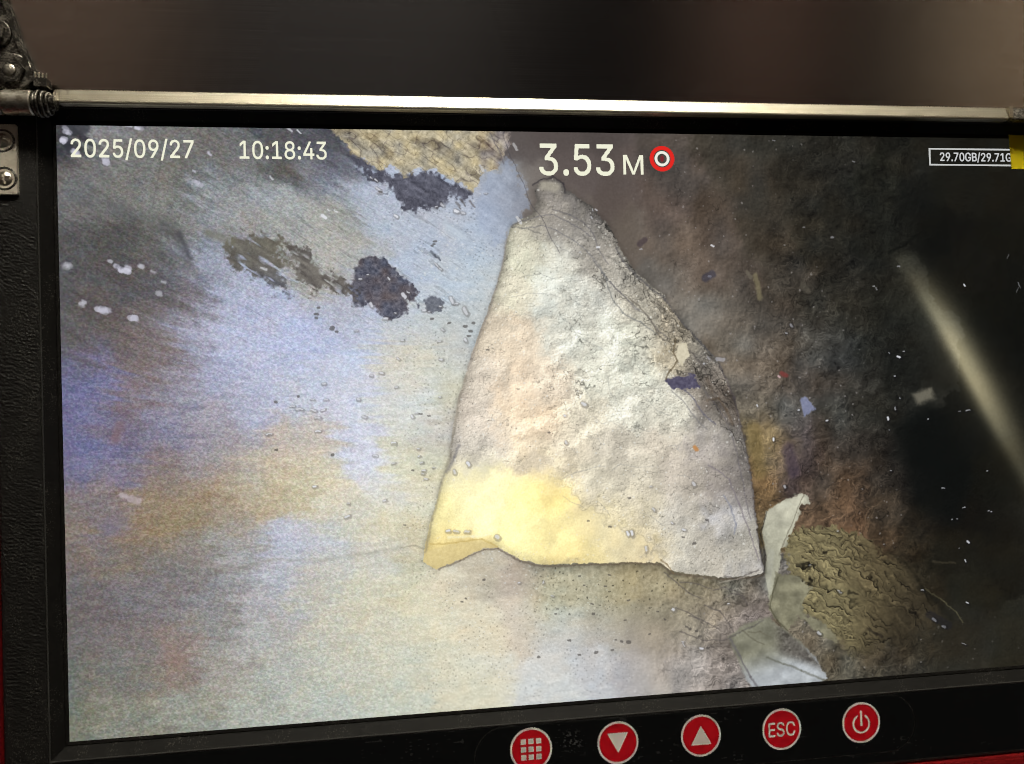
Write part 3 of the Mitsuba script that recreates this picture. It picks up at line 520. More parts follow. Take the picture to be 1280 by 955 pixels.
# strokes: x0 y0 x1 y1 radius softness r g b strength
MARKS = '''
2.42 124.12 5.2 124.81 1.368 0.855 58 60 66 0.75;1.15 122.46 2.34 120.51 0.855 0.684 48 50 56 0.7;20.53 104.45 23.17 102.12 0.862 1.368 78 78 82 0.38;
23.17 102.12 25.27 96.79 0.862 1.368 78 78 82 0.38;23.66 102.78 25.61 97.78 0.492 0.855 66 66 72 0.51;29.56 102.77 33.7 101.08 1.026 1.368 112 110 92 0.5;
19.54 123.87 20.36 118.06 0.148 0.342 92 90 88 0.42;20.36 118.06 18.24 108.09 0.148 0.342 92 90 88 0.42;4.27 109.71 11.97 107.75 1.723 3.077 84 86 88 0.26;
11.97 107.75 21.33 104.78 1.723 3.077 84 86 88 0.26;91.66 125.06 92.61 121.38 0.086 0.188 66 64 70 0.47;92.61 121.38 94.43 117.01 0.086 0.188 66 64 70 0.47;
94.43 117.01 96.09 113.15 0.086 0.188 66 64 70 0.47;96.09 113.15 97.57 108.93 0.086 0.188 66 64 70 0.47;97.57 108.93 99.63 106.46 0.086 0.188 66 64 70 0.47;
99.63 106.46 101.97 101.17 0.086 0.188 66 64 70 0.47;101.97 101.17 103.68 98.51 0.086 0.188 66 64 70 0.47;88.83 124.67 90.5 121.36 0.148 0.256 85 80 88 0.42;
90.5 121.36 91.8 117.86 0.148 0.256 85 80 88 0.42;94.29 106.11 94.96 104.88 0.342 0.256 205 205 205 0.8;86.52 117.46 87.19 116.25 0.342 0.256 205 205 205 0.7;
94.05 122.28 94.73 121.05 0.342 0.256 205 205 205 0.6;98.05 113.16 99.87 114.58 0.172 0.287 55 52 56 0.59;99.87 114.58 102.75 115.13 0.172 0.287 55 52 56 0.59;
102.75 115.13 104.86 113.72 0.172 0.287 55 52 56 0.59;104.86 113.72 105.34 111.78 0.182 0.303 55 52 56 0.59;100.54 113.17 103.04 112.83 1.026 1.026 172 166 150 0.7;
93.17 104.18 95.33 105.41 0.123 0.205 96 94 100 0.47;95.33 105.41 98.92 106.46 0.123 0.205 96 94 100 0.47;98.92 106.46 102.14 106.82 0.123 0.205 96 94 100 0.47;
102.14 106.82 105.33 105.4 0.123 0.205 96 94 100 0.47;105.33 105.4 108.34 103.81 0.13 0.216 96 94 100 0.47;108.34 103.81 110.64 102.03 0.13 0.216 96 94 100 0.47;
95.29 103.83 99.57 104.35 0.123 0.205 104 104 110 0.42;99.57 104.35 103.11 103.29 0.123 0.205 104 104 110 0.42;103.11 103.29 106.64 101.15 0.123 0.205 104 104 110 0.42;
106.64 101.15 109.81 98.66 0.13 0.216 104 104 110 0.42;109.81 98.66 111.91 96.16 0.13 0.216 104 104 110 0.42;102.17 107.88 106.09 106.82 0.135 0.226 92 90 96 0.42;
106.09 106.82 109.28 105.05 0.143 0.238 92 90 96 0.42;109.28 105.05 111.38 102.56 0.143 0.238 92 90 96 0.42;111.38 102.56 112.36 99 0.143 0.238 92 90 96 0.42;
112.36 99 114.45 95.79 0.143 0.238 92 90 96 0.42;93.17 104.01 96.7 103.65 0.148 0.246 100 100 98 0.42;96.7 103.65 99.51 102.59 0.148 0.246 100 100 98 0.42;
111.2 96.52 112.94 94.02 0.143 0.238 92 92 98 0.42;112.94 94.02 115.75 90.79 0.143 0.238 92 92 98 0.42;115.75 90.79 118.94 87.54 0.143 0.238 92 92 98 0.42;
118.94 87.54 121.44 85.37 0.143 0.238 92 92 98 0.42;114.69 91.87 117.17 89.35 0.143 0.238 98 94 94 0.42;117.17 89.35 120 86.1 0.143 0.238 98 94 94 0.42;
120 86.1 122.53 84.63 0.143 0.238 98 94 94 0.42;122.53 84.63 125.36 81.01 0.143 0.238 98 94 94 0.42;125.36 81.01 127.89 78.81 0.143 0.238 98 94 94 0.42;
116.38 99.34 117.76 96.47 0.208 0.396 80 78 82 0.47;117.76 96.47 119.16 94.68 0.208 0.396 80 78 82 0.47;119.16 94.68 123.1 91.07 0.208 0.396 80 78 82 0.47;
123.1 91.07 127.43 87.79 0.208 0.396 80 78 82 0.47;127.43 87.79 130.27 83.44 0.208 0.396 80 78 82 0.47;130.27 83.44 134.6 78.68 0.208 0.396 80 78 82 0.47;
134.6 78.68 138.23 74.63 0.208 0.396 80 78 82 0.47;112.26 95.8 113.97 92.23 0.156 0.259 110 112 112 0.51;113.97 92.23 114.94 88.31 0.156 0.259 110 112 112 0.51;
114.94 88.31 117.39 84.72 0.156 0.259 110 112 112 0.51;117.39 84.72 121.36 82.87 0.156 0.259 110 112 112 0.51;121.36 82.87 125.33 79.94 0.156 0.259 110 112 112 0.51;
118.96 88.26 121.11 86.44 0.156 0.259 104 98 88 0.59;121.11 86.44 123.6 83.54 0.156 0.259 104 98 88 0.59;123.6 83.54 124.99 81.02 0.156 0.259 104 98 88 0.59;
124.99 81.02 126.41 78.84 0.156 0.259 104 98 88 0.59;126.41 78.84 128.98 78.07 0.156 0.259 104 98 88 0.59;122.02 91.79 123.77 88.91 0.143 0.238 110 104 94 0.51;
123.77 88.91 126.29 86.73 0.143 0.238 110 104 94 0.51;126.29 86.73 127.67 83.48 0.143 0.238 110 104 94 0.51;129.56 78.78 128.91 75.92 0.182 0.303 98 86 66 0.68;
128.91 75.92 129.58 73.75 0.182 0.303 98 86 66 0.68;129.58 73.75 128.04 72 0.182 0.303 98 86 66 0.68;128.04 72 126.86 69.88 0.182 0.303 98 86 66 0.68;
132.65 76.2 134.81 73.63 0.182 0.303 92 86 84 0.42;134.81 73.63 136.58 70.34 0.182 0.303 92 86 84 0.42;136.58 70.34 137.96 66.7 0.182 0.303 92 86 84 0.42;
137.96 66.7 140.09 62.67 0.182 0.303 92 86 84 0.42;140.09 62.67 141.49 59.37 0.182 0.303 92 86 84 0.42;133.95 70.41 136.08 66.75 0.156 0.259 96 92 98 0.38;
136.08 66.75 138.24 63.81 0.156 0.259 96 92 98 0.38;138.24 63.81 140.41 60.85 0.156 0.259 96 92 98 0.38;140.41 60.85 142.14 56.1 0.156 0.259 96 92 98 0.38;
142.14 56.1 143.46 50.27 0.156 0.259 96 92 98 0.38;143.46 50.27 144.42 44.81 0.156 0.259 96 92 98 0.38;144.42 44.81 145.69 37.52 0.156 0.259 96 92 98 0.38;
135.37 67.85 136.78 64.93 0.156 0.259 120 116 110 0.51;136.78 64.93 138.93 61.62 0.156 0.259 120 116 110 0.51;128.26 67.33 130.42 65.12 0.156 0.259 130 128 128 0.51;
130.42 65.12 132.21 62.91 0.156 0.259 130 128 128 0.51;132.21 62.91 134.36 59.97 0.156 0.259 130 128 128 0.51;134.36 59.97 136.19 58.47 0.156 0.259 130 128 128 0.51;
131.25 67.61 133.4 65.03 0.182 0.303 100 98 110 0.59;133.4 65.03 135.54 61.73 0.182 0.303 100 98 110 0.59;135.54 61.73 138.1 59.49 0.182 0.303 100 98 110 0.59;
139.67 72.79 142.82 65.11 0.234 0.468 64 60 66 0.42;142.82 65.11 144.81 56.54 0.234 0.468 64 60 66 0.42;144.81 56.54 146.06 48.35 0.234 0.468 64 60 66 0.42;
146.06 48.35 146.89 39.27 0.234 0.468 64 60 66 0.42;146.89 39.27 147.73 30.19 0.234 0.468 64 60 66 0.42;147.73 30.19 148.35 26.18 0.234 0.468 64 60 66 0.42;
136.4 64.94 139.05 65.23 0.285 0.541 92 76 60 0.42;139.05 65.23 140.85 62.64 0.285 0.541 92 76 60 0.42;140.85 62.64 142.25 59.35 0.285 0.541 92 76 60 0.42;
136.57 69.98 137.59 66.71 0.454 0.721 84 72 60 0.42;139.63 43.22 141.24 40.62 0.208 0.346 130 134 150 0.51;141.24 40.62 142.25 36.79 0.208 0.346 130 134 150 0.51;
142.25 36.79 141.79 34.47 0.208 0.346 130 134 150 0.51;136.29 50.2 138.87 48.65 0.169 0.281 120 112 120 0.51;138.87 48.65 141.07 46.76 0.169 0.281 120 112 120 0.51;
141.07 46.76 143.16 41.25 0.169 0.281 120 112 120 0.51;143.16 41.25 145.58 34.28 0.169 0.281 120 112 120 0.51;145.58 34.28 147.28 28.41 0.169 0.281 120 112 120 0.51;
92.72 88.6 96.29 89.6 0.074 0.205 132 134 134 0.32;96.29 89.6 100.54 89.2 0.074 0.205 132 134 134 0.32;100.54 89.2 103.38 88.46 0.074 0.205 132 134 134 0.32;
95.51 93.3 99.25 93.79 0.074 0.205 132 134 134 0.32;99.25 93.79 101.72 92.71 0.074 0.205 132 134 134 0.32;101.72 92.71 104.6 93.03 0.074 0.205 132 134 134 0.32;
98.29 85.36 101.53 86.37 0.074 0.205 132 134 134 0.32;101.53 86.37 104.08 87.74 0.074 0.205 132 134 134 0.32;101.97 101.17 104.42 99.04 0.074 0.205 132 134 134 0.32;
104.42 99.04 107.61 97.61 0.078 0.216 132 134 134 0.32;107.61 97.61 110.11 96.53 0.078 0.216 132 134 134 0.32;103.26 84.23 105.36 82.79 0.078 0.216 132 134 134 0.32;
105.36 82.79 107.08 79.93 0.078 0.216 132 134 134 0.32;107.08 79.93 109.56 78.47 0.078 0.216 132 134 134 0.32;112.94 94.02 111.44 92.61 0.078 0.216 132 134 134 0.32;
111.44 92.61 110 92.98 0.078 0.216 132 134 134 0.32;109.56 78.47 112.41 76.99 0.078 0.216 132 134 134 0.32;112.41 76.99 114.5 74.11 0.078 0.216 132 134 134 0.32;
115.75 79.05 117.54 77.95 0.078 0.216 132 134 134 0.32;117.54 77.95 119.75 78.26 0.078 0.216 132 134 134 0.32;113.68 70.93 113.93 67.38 0.078 0.216 132 134 134 0.32;
113.93 67.38 115.33 65.57 0.078 0.216 132 134 134 0.32;117.15 65.52 119.02 66.88 0.078 0.216 132 134 134 0.32;119.02 66.88 121.94 66.09 0.078 0.216 132 134 134 0.32;
105.54 88.43 107.29 86.99 0.078 0.216 132 134 134 0.32;107.29 86.99 110.15 85.89 0.078 0.216 132 134 134 0.32;92.6 84.4 95.44 85.06 0.074 0.205 132 134 134 0.32;
95.44 85.06 97.55 84.32 0.074 0.205 132 134 134 0.32;110.14 62.19 111.9 60.37 0.078 0.216 132 134 134 0.32;111.9 60.37 114.1 61 0.078 0.216 132 134 134 0.32;
114.1 61 116.59 59.15 0.078 0.216 132 134 134 0.32;106.4 69.36 108.52 68.24 0.078 0.216 132 134 134 0.32;108.52 68.24 109.89 65.73 0.078 0.216 132 134 134 0.32;
118.03 58.39 120.25 59.37 0.078 0.216 132 134 134 0.32;120.25 59.37 122.42 58.23 0.078 0.216 132 134 134 0.32;122.42 58.23 124.29 58.88 0.078 0.216 132 134 134 0.32;
122.65 65.35 124.42 63.16 0.078 0.216 132 134 134 0.32;124.42 63.16 127.7 61.62 0.078 0.216 132 134 134 0.32;102.18 48.42 105.81 50.02 0.078 0.216 132 134 134 0.32;
105.81 50.02 109.07 50.59 0.078 0.216 132 134 134 0.32;109.07 50.59 112.34 51.16 0.078 0.216 132 134 134 0.32;113.76 50.05 115.98 51.37 0.078 0.216 132 134 134 0.32;
115.98 51.37 119.97 50.5 0.078 0.216 132 134 134 0.32;119.97 50.5 123.66 50.71 0.078 0.216 132 134 134 0.32;126.36 54.52 128.61 55.15 0.078 0.216 132 134 134 0.32;
128.61 55.15 129.67 53.33 0.078 0.216 132 134 134 0.32;128.01 48.03 130.62 48.28 0.078 0.216 132 134 134 0.32;130.62 48.28 132.82 47.11 0.078 0.216 132 134 134 0.32;
102.41 56.12 105.24 54.96 0.078 0.216 132 134 134 0.32;105.24 54.96 106.63 53.5 0.078 0.216 132 134 134 0.32;108.21 57.85 111.08 57.22 0.078 0.216 132 134 134 0.32;
111.08 57.22 111.76 55.78 0.078 0.216 132 134 134 0.32;102.79 44.89 104.89 43.39 0.078 0.216 132 134 134 0.32;104.89 43.39 107.37 42.22 0.078 0.216 132 134 134 0.32;
110.29 43.49 112.06 42 0.078 0.216 132 134 134 0.32;112.06 42 113.08 39.83 0.078 0.216 132 134 134 0.32;120.03 40.56 122.93 39.35 0.078 0.216 132 134 134 0.32;
122.93 39.35 125.43 37.09 0.078 0.216 132 134 134 0.32;128.97 54.78 130.12 55.81 0.078 0.216 132 134 134 0.32;130.12 55.81 129.32 54.05 0.078 0.216 132 134 134 0.32;
92.08 102.96 91.22 97.71 0.197 0.427 146 138 132 0.47;91.22 97.71 89.25 90.39 0.197 0.427 146 138 132 0.47;89.25 90.39 86.61 83.46 0.197 0.427 146 138 132 0.47;
86.61 83.46 83.98 76.9 0.197 0.427 146 138 132 0.47;83.98 76.9 82.48 73.13 0.197 0.427 146 138 132 0.47;82.1 71.75 80.17 64.89 0.271 0.598 128 122 108 0.42;
80.17 64.89 78.97 58.89 0.271 0.598 128 122 108 0.42;78.97 58.89 78.33 54.6 0.271 0.598 128 122 108 0.42;78.33 54.6 76.28 48.84 0.271 0.598 128 122 108 0.42;
76.28 48.84 74.01 41.05 0.271 0.598 128 122 108 0.42;74.01 41.05 72.46 34.28 0.271 0.598 128 122 108 0.42;80.3 56.94 79.18 54.23 0.295 0.513 105 104 110 0.42;
79.18 54.23 77.38 51.2 0.295 0.513 105 104 110 0.42;75.08 30.37 79.77 32 0.185 0.376 98 85 72 0.51;79.77 32 85.03 34.12 0.185 0.376 98 85 72 0.51;
85.03 34.12 87.99 34.13 0.185 0.376 98 85 72 0.51;87.99 34.13 92.81 31.09 0.185 0.376 98 85 72 0.51;92.81 31.09 98.07 29.75 0.185 0.376 98 85 72 0.51;
98.07 29.75 108.78 29.5 0.185 0.376 98 85 72 0.51;108.78 29.5 119.67 29.24 0.195 0.396 98 85 72 0.51;119.67 29.24 124.42 28.61 0.195 0.396 98 85 72 0.51;
124.42 28.61 126.58 26.71 0.195 0.396 98 85 72 0.51;126.58 26.71 131 25.74 0.195 0.396 98 85 72 0.51;131 25.74 139.01 24.56 0.195 0.396 98 85 72 0.51;
139.01 24.56 145.63 24.53 0.195 0.396 98 85 72 0.51;145.63 24.53 148.51 25.08 0.195 0.396 98 85 72 0.51;124.46 29.68 125.9 28.53 0.208 0.346 120 100 70 0.51;
125.9 28.53 127.32 26.67 0.208 0.346 120 100 70 0.51;73.52 35.77 79.02 35.99 0.172 0.342 196 172 104 0.59;79.02 35.99 84.57 36.56 0.172 0.342 196 172 104 0.59;
84.57 36.56 88 34.48 0.172 0.342 196 172 104 0.59;77.33 37.11 82.51 37.18 0.271 0.513 252 250 214 0.51;82.51 37.18 86.34 37.33 0.271 0.513 252 250 214 0.51;
133.06 54.63 133.6 53.89 0.432 0.45 196 134 74 0.8;154.29 70.62 155.43 70.04 0.468 0.631 138 58 56 0.65;153.5 69.91 153.88 69.71 0.288 0.27 200 170 170 0.9;
154.53 33.09 159.41 34.29 0.13 0.288 50 43 32 0.27;159.41 34.29 165.24 34 0.13 0.288 50 43 32 0.27;165.24 34 170.07 31.91 0.13 0.288 50 43 32 0.27;
170.07 31.91 173.95 29.87 0.13 0.288 50 43 32 0.27;173.95 29.87 177.87 28.55 0.13 0.288 50 43 32 0.27;177.87 28.55 181.74 25.38 0.13 0.288 50 43 32 0.27;
158.31 30.71 163.21 31.9 0.13 0.288 50 43 32 0.27;163.21 31.9 167.06 30.24 0.13 0.288 50 43 32 0.27;167.06 30.24 170.91 27.82 0.13 0.288 50 43 32 0.27;
170.91 27.82 174.81 26.5 0.13 0.288 50 43 32 0.27;174.81 26.5 178.74 25.18 0.13 0.288 50 43 32 0.27;178.74 25.18 181.43 22.43 0.13 0.288 50 43 32 0.27;
162.09 27.58 166.01 28.1 0.13 0.288 50 43 32 0.27;166.01 28.1 169.27 26.08 0.13 0.288 50 43 32 0.27;169.27 26.08 172.77 24.78 0.13 0.288 50 43 32 0.27;
172.77 24.78 176.28 23.1 0.13 0.288 50 43 32 0.27;157.3 29.3 160.42 29.86 0.13 0.288 50 43 32 0.27;160.42 29.86 163.87 28.58 0.13 0.288 50 43 32 0.27;
164.93 25.23 168.42 24.29 0.13 0.288 50 43 32 0.27;168.42 24.29 171.89 22.26 0.13 0.288 50 43 32 0.27;171.89 22.26 175.03 21.7 0.13 0.288 50 43 32 0.27;
155.29 27.23 158.74 26.31 0.13 0.288 50 43 32 0.27;158.74 26.31 160.62 24.75 0.13 0.288 50 43 32 0.27;169.1 32.33 170.59 30.05 0.13 0.288 50 43 32 0.27;
170.59 30.05 172.92 28.82 0.13 0.288 50 43 32 0.27;173.75 29.88 174.84 27.24 0.13 0.288 50 43 32 0.27;174.84 27.24 177.16 25.63 0.13 0.288 50 43 32 0.27;
160.88 32.03 162.73 29.37 0.13 0.288 50 43 32 0.27;162.73 29.37 164.97 26.32 0.13 0.288 50 43 32 0.27;158.95 21.38 162.91 23.52 0.13 0.288 50 43 32 0.27;
162.91 23.52 167.22 23.63 0.13 0.288 50 43 32 0.27;167.22 23.63 171.1 22.3 0.13 0.288 50 43 32 0.27;171.1 22.3 172.98 19.62 0.13 0.288 50 43 32 0.27;
161.32 22.52 164.86 23.4 0.13 0.288 50 43 32 0.27;164.86 23.4 168.72 21.71 0.13 0.288 50 43 32 0.27;160.84 19.99 162.67 16.6 0.13 0.288 50 43 32 0.27;
162.67 16.6 165.68 13.48 0.13 0.288 50 43 32 0.27;165.68 13.48 167.54 10.8 0.13 0.288 50 43 32 0.27;165.5 19.34 168.55 16.96 0.13 0.288 50 43 32 0.27;
168.55 16.96 170.81 14.25 0.13 0.288 50 43 32 0.27;172.16 18.93 174.48 17.32 0.13 0.288 50 43 32 0.27;174.48 17.32 175.56 14.31 0.13 0.288 50 43 32 0.27;
176.6 21.24 179.72 19.21 0.13 0.288 50 43 32 0.27;179.72 19.21 182.48 18.3 0.13 0.288 50 43 32 0.27;179.11 24.42 181.8 21.67 0.13 0.288 50 43 32 0.27;
181.8 21.67 184.49 18.55 0.13 0.288 50 43 32 0.27;162.33 18.08 165.76 15.67 0.13 0.288 50 43 32 0.27;165.76 15.67 168.81 13.28 0.13 0.288 50 43 32 0.27;
168.81 13.28 169.5 10.67 0.13 0.288 50 43 32 0.27;178.86 28.49 183.16 25.67 0.285 0.721 26 24 17 0.42;183.16 25.67 186.23 21.78 0.285 0.721 26 24 17 0.42;
186.23 21.78 188.46 16.82 0.285 0.721 26 24 17 0.42;173.46 11.14 175.39 9.9 0.285 0.476 30 26 22 0.59;175.39 9.9 176.55 9.09 0.285 0.476 30 26 22 0.59;
148.15 14.63 145.26 13.56 0.169 0.36 72 68 70 0.42;145.26 13.56 142.38 12.5 0.169 0.36 72 68 70 0.42;142.38 12.5 139.89 11.59 0.169 0.36 72 68 70 0.42;
148.43 6.32 152.58 4.57 0.208 0.45 84 84 72 0.51;152.58 4.57 156.75 2.82 0.208 0.45 84 84 72 0.51;156.75 2.82 162.09 0.25 0.208 0.45 84 84 72 0.51;
142.96 12.82 145.91 10.46 0.156 0.259 96 92 78 0.51;145.91 10.46 148.15 9.22 0.156 0.259 96 92 78 0.51;139.88 11.23 142.01 7.14 0.234 0.36 98 94 98 0.59;
142.01 7.14 144.49 2.29 0.234 0.36 98 94 98 0.59;144.49 2.29 145.93 0.02 0.234 0.36 98 94 98 0.59;144.46 12.36 147.11 12.18 0.156 0.259 100 96 80 0.51;
147.11 12.18 149.36 10.94 0.156 0.259 100 96 80 0.51;158.73 42.72 156.85 38.79 0.143 0.238 104 98 84 0.51;156.85 38.79 154.35 33.46 0.143 0.238 104 98 84 0.51;
154.35 33.46 152.28 29.22 0.143 0.238 104 98 84 0.51;152.86 40.44 154.8 40.71 0.721 0.721 205 205 185 0.6;149.56 39.14 148.05 34.15 0.143 0.238 46 44 42 0.51;
148.05 34.15 149.03 29.39 0.143 0.238 46 44 42 0.51;149.03 29.39 148.3 24.73 0.143 0.238 46 44 42 0.51;150.02 41.3 152.93 42.25 0.117 0.195 46 42 36 0.42;
152.93 42.25 157.39 42.96 0.117 0.195 46 42 36 0.42;150.4 30.04 149.35 21.96 0.721 0.721 178 178 164 0.5;151.92 24.16 150.45 20.63 0.169 0.281 70 68 52 0.51;
150.45 20.63 149.58 17.43 0.169 0.281 70 68 52 0.51;149.58 17.43 151.39 14.42 0.169 0.281 70 68 52 0.51;151.39 14.42 153.61 12.1 0.169 0.281 70 68 52 0.51;
125.1 26.8 127.8 24.51 0.143 0.234 88 82 80 0.51;127.8 24.51 130.87 21.83 0.143 0.234 88 82 80 0.51;130.87 21.83 133.44 20.6 0.143 0.234 88 82 80 0.51;
128.73 24.45 132.8 23.85 0.143 0.234 88 82 80 0.51;132.8 23.85 136.12 22.58 0.143 0.234 88 82 80 0.51;134.14 19.12 137.83 17.46 0.143 0.234 88 82 80 0.51;
137.83 17.46 139.99 14.45 0.143 0.234 88 82 80 0.51;139.99 14.45 141.06 12.58 0.143 0.234 88 82 80 0.51;136.49 22.2 139.14 22.76 0.143 0.234 88 82 80 0.51;
139.14 22.76 142.11 21.5 0.143 0.234 88 82 80 0.51;142.11 21.5 143.56 19.61 0.143 0.234 88 82 80 0.51;130.71 16.85 134.02 15.56 0.143 0.234 88 82 80 0.51;
134.02 15.56 137.33 13.55 0.143 0.234 88 82 80 0.51;127.62 18.82 130.73 17.56 0.143 0.234 88 82 80 0.51;130.73 17.56 134 14.85 0.143 0.234 88 82 80 0.51;
138.87 20.26 140.78 21.22 0.143 0.234 88 82 80 0.51;140.78 21.22 143.22 20.71 0.143 0.234 88 82 80 0.51;143.22 20.71 144.28 18.49 0.143 0.234 88 82 80 0.51;
139.03 25.28 142.78 24.34 0.143 0.234 88 82 80 0.51;142.78 24.34 145.29 25.63 0.143 0.234 88 82 80 0.51;145.29 25.63 147.21 26.24 0.143 0.234 88 82 80 0.51;
128.37 13.44 133.88 11.28 0.143 0.234 88 82 80 0.51;133.88 11.28 138.55 10.96 0.143 0.234 88 82 80 0.51;138.55 10.96 141.41 11.84 0.143 0.234 88 82 80 0.51;
138.05 23.9 143.73 24.64 0.156 0.259 190 182 168 0.42;143.73 24.64 146.61 25.55 0.156 0.259 190 182 168 0.42;67.05 35.43 70.45 35.76 0.148 0.342 140 136 118 0.42;
70.45 35.76 72.14 34.99 0.148 0.342 140 136 118 0.42;34.02 33.39 39.69 34.4 0.308 0.684 150 148 136 0.3;39.69 34.4 50.31 33.81 0.308 0.684 150 148 136 0.3;
50.31 33.81 61.98 34.85 0.308 0.684 150 148 136 0.3;61.98 34.85 67.06 35.6 0.308 0.684 150 148 136 0.3;16.67 37.65 24.47 34.59 0.492 1.197 122 112 104 0.26;
24.47 34.59 35.61 32.63 0.492 1.197 122 112 104 0.26;148.71 92.79 149.7 87.86 0.631 0.721 128 120 92 0.65;147.56 92.62 146.83 93.72 0.45 0.45 110 104 90 0.6;
160.22 90.66 160.96 89.55 0.721 0.721 84 80 70 0.6;147.15 58.09 148.34 48.26 1.622 1.802 126 108 66 0.5;155.24 53.44 156.4 47.92 1.441 1.622 66 56 72 0.5;
187.95 19.45 192.49 16.2 0.169 0.324 98 94 70 0.55;192.49 16.2 195.63 13.39 0.169 0.324 98 94 70 0.55;195.63 13.39 197.18 11.04 0.169 0.324 98 94 70 0.55;
186.55 19.72 190.48 16.69 0.649 1.081 24 24 20 0.42;190.48 16.69 194.35 11.79 0.649 1.081 24 24 20 0.42;190.01 25.65 195.67 24.96 0.234 0.36 70 64 50 0.5;
181.83 97.89 185.94 100.12 0.389 0.721 10 12 10 0.51;185.94 100.12 188.64 101.99 0.389 0.721 10 12 10 0.51;192.76 119.7 195.67 110.27 1.297 2.883 24 26 20 0.17;
195.67 110.27 192.73 102.73 1.297 2.883 24 26 20 0.17;8.39 42.65 10.58 43.85 1.538 2.393 116 114 142 0.35;11.01 63.43 10.02 60.85 1.026 1.368 130 100 104 0.5;
19.65 16.67 21.65 14.73 1.538 2.735 158 122 110 0.25;11.01 49.21 11.93 48.84 0.513 0.513 190 178 182 0.7;12.85 48.31 14.09 47.76 0.684 0.513 186 174 178 0.6;
10.46 96.65 12.36 95.73 0.462 0.598 72 70 78 0.4;11.67 95.32 12.06 95.19 0.488 0.371 177 176 189 0.65;10.92 96.12 11.31 95.98 0.502 0.507 185 184 197 0.83;
11.78 95.7 12.17 95.56 0.401 0.406 204 203 218 0.69;11.7 95.25 12.09 95.12 0.446 0.488 212 211 227 0.82;11.27 95.93 12.16 95.78 0.359 0.598 72 70 78 0.4;
11.67 95.37 12.06 95.23 0.342 0.351 193 193 207 0.53;11.49 95.67 11.88 95.54 0.466 0.33 194 193 207 0.46;11.73 95.33 12.11 95.2 0.302 0.497 185 184 197 0.43;
11.89 95.55 12.28 95.41 0.495 0.407 192 191 205 0.45;12.21 95.98 13.4 95.72 0.513 0.598 72 70 78 0.4;13.02 95.09 13.4 94.96 0.619 0.299 184 183 197 0.76;
12.75 95.18 13.13 95.04 0.544 0.464 183 182 195 0.7;13.08 95.7 13.46 95.56 0.644 0.467 217 216 232 0.65;12.51 95.21 12.9 95.07 0.571 0.503 199 198 212 0.68;
9.58 97.64 11.13 97.71 0.256 0.598 72 70 78 0.4;9.51 97.24 9.89 97.11 0.352 0.352 196 196 205 0.53;9.75 97.19 10.14 97.06 0.225 0.479 175 175 183 0.51;
9.69 97.22 10.07 97.08 0.296 0.299 179 179 186 0.51;9.78 97.1 10.17 96.96 0.243 0.355 159 159 166 0.52;15.19 96.66 17.01 96.3 0.359 0.598 72 70 78 0.4;
15.84 95.96 16.23 95.82 0.37 0.463 193 193 201 0.57;15.88 95.99 16.27 95.86 0.445 0.275 187 187 195 0.51;15.57 96.09 15.96 95.96 0.345 0.417 161 161 168 0.65;
15.53 96.17 15.92 96.03 0.464 0.499 186 186 194 0.56;17.9 95.08 18.63 94.63 0.256 0.479 188 188 196 0.62;0.78 96.94 1.69 96.9 0.462 0.598 72 70 78 0.4;
1.01 96.09 1.39 95.95 0.58 0.402 179 179 187 0.43;0.88 96.54 1.26 96.41 0.513 0.473 180 180 188 0.39;1.26 96.71 1.64 96.57 0.526 0.408 188 188 196 0.45;
1.61 96.22 1.99 96.09 0.436 0.511 186 186 194 0.48;4.16 89.29 5.05 89.14 0.39 0.598 72 70 78 0.4;4.46 88.84 4.84 88.7 0.329 0.333 161 161 168 0.66;
4.05 88.26 4.43 88.13 0.479 0.394 167 167 174 0.61;4.5 88.97 4.88 88.83 0.371 0.449 196 196 204 0.56;4.05 88.53 4.43 88.39 0.408 0.316 196 196 205 0.52;
6.91 88.12 8.11 87.93 0.462 0.598 72 70 78 0.4;7.25 87.45 7.63 87.31 0.624 0.331 217 216 232 0.52;7.8 87.17 8.18 87.04 0.595 0.351 192 191 205 0.52;
8.03 87.62 8.41 87.48 0.515 0.366 210 209 225 0.57;7.25 87.39 7.64 87.26 0.482 0.288 191 190 204 0.47;8.28 87.71 9.2 87.66 0.472 0.598 72 70 78 0.4;
8.17 87.1 8.56 86.96 0.436 0.493 176 175 188 0.5;8.25 86.9 8.64 86.77 0.614 0.278 192 191 205 0.49;9 87.15 9.38 87.02 0.462 0.487 195 194 209 0.63;
8.23 87.21 8.62 87.08 0.597 0.444 192 191 205 0.51;13.38 85.88 14.91 85.71 0.462 0.598 72 70 78 0.4;13.87 85.23 14.26 85.1 0.475 0.379 209 208 223 0.52;
14.11 85.37 14.5 85.23 0.548 0.409 199 198 212 0.64;13.6 85.38 13.98 85.24 0.643 0.307 196 195 210 0.64;14.26 85.36 14.64 85.22 0.523 0.333 180 179 193 0.56;
18.65 91.26 19.91 90.74 0.328 0.598 72 70 78 0.4;18.96 90.6 19.36 90.46 0.456 0.436 199 199 207 0.52;19.1 90.62 19.49 90.48 0.287 0.311 161 161 168 0.52;
19.24 90.13 19.63 89.99 0.285 0.288 160 160 166 0.64;19.37 90.19 19.76 90.05 0.324 0.413 168 168 175 0.52;19.94 92.98 20.6 92.72 0.256 0.479 188 188 196 0.69;
1.78 124.71 2.45 124.09 0.359 0.598 72 70 78 0.4;1.73 123.78 2.11 123.66 0.507 0.416 206 205 220 0.53;2.15 123.37 2.53 123.25 0.354 0.346 203 202 217 0.6;
1.66 124.39 2.04 124.26 0.488 0.414 186 185 198 0.56;2.38 123.8 2.76 123.68 0.421 0.414 189 188 202 0.53;0.91 122.38 1.99 121.48 0.462 0.598 72 70 78 0.4;
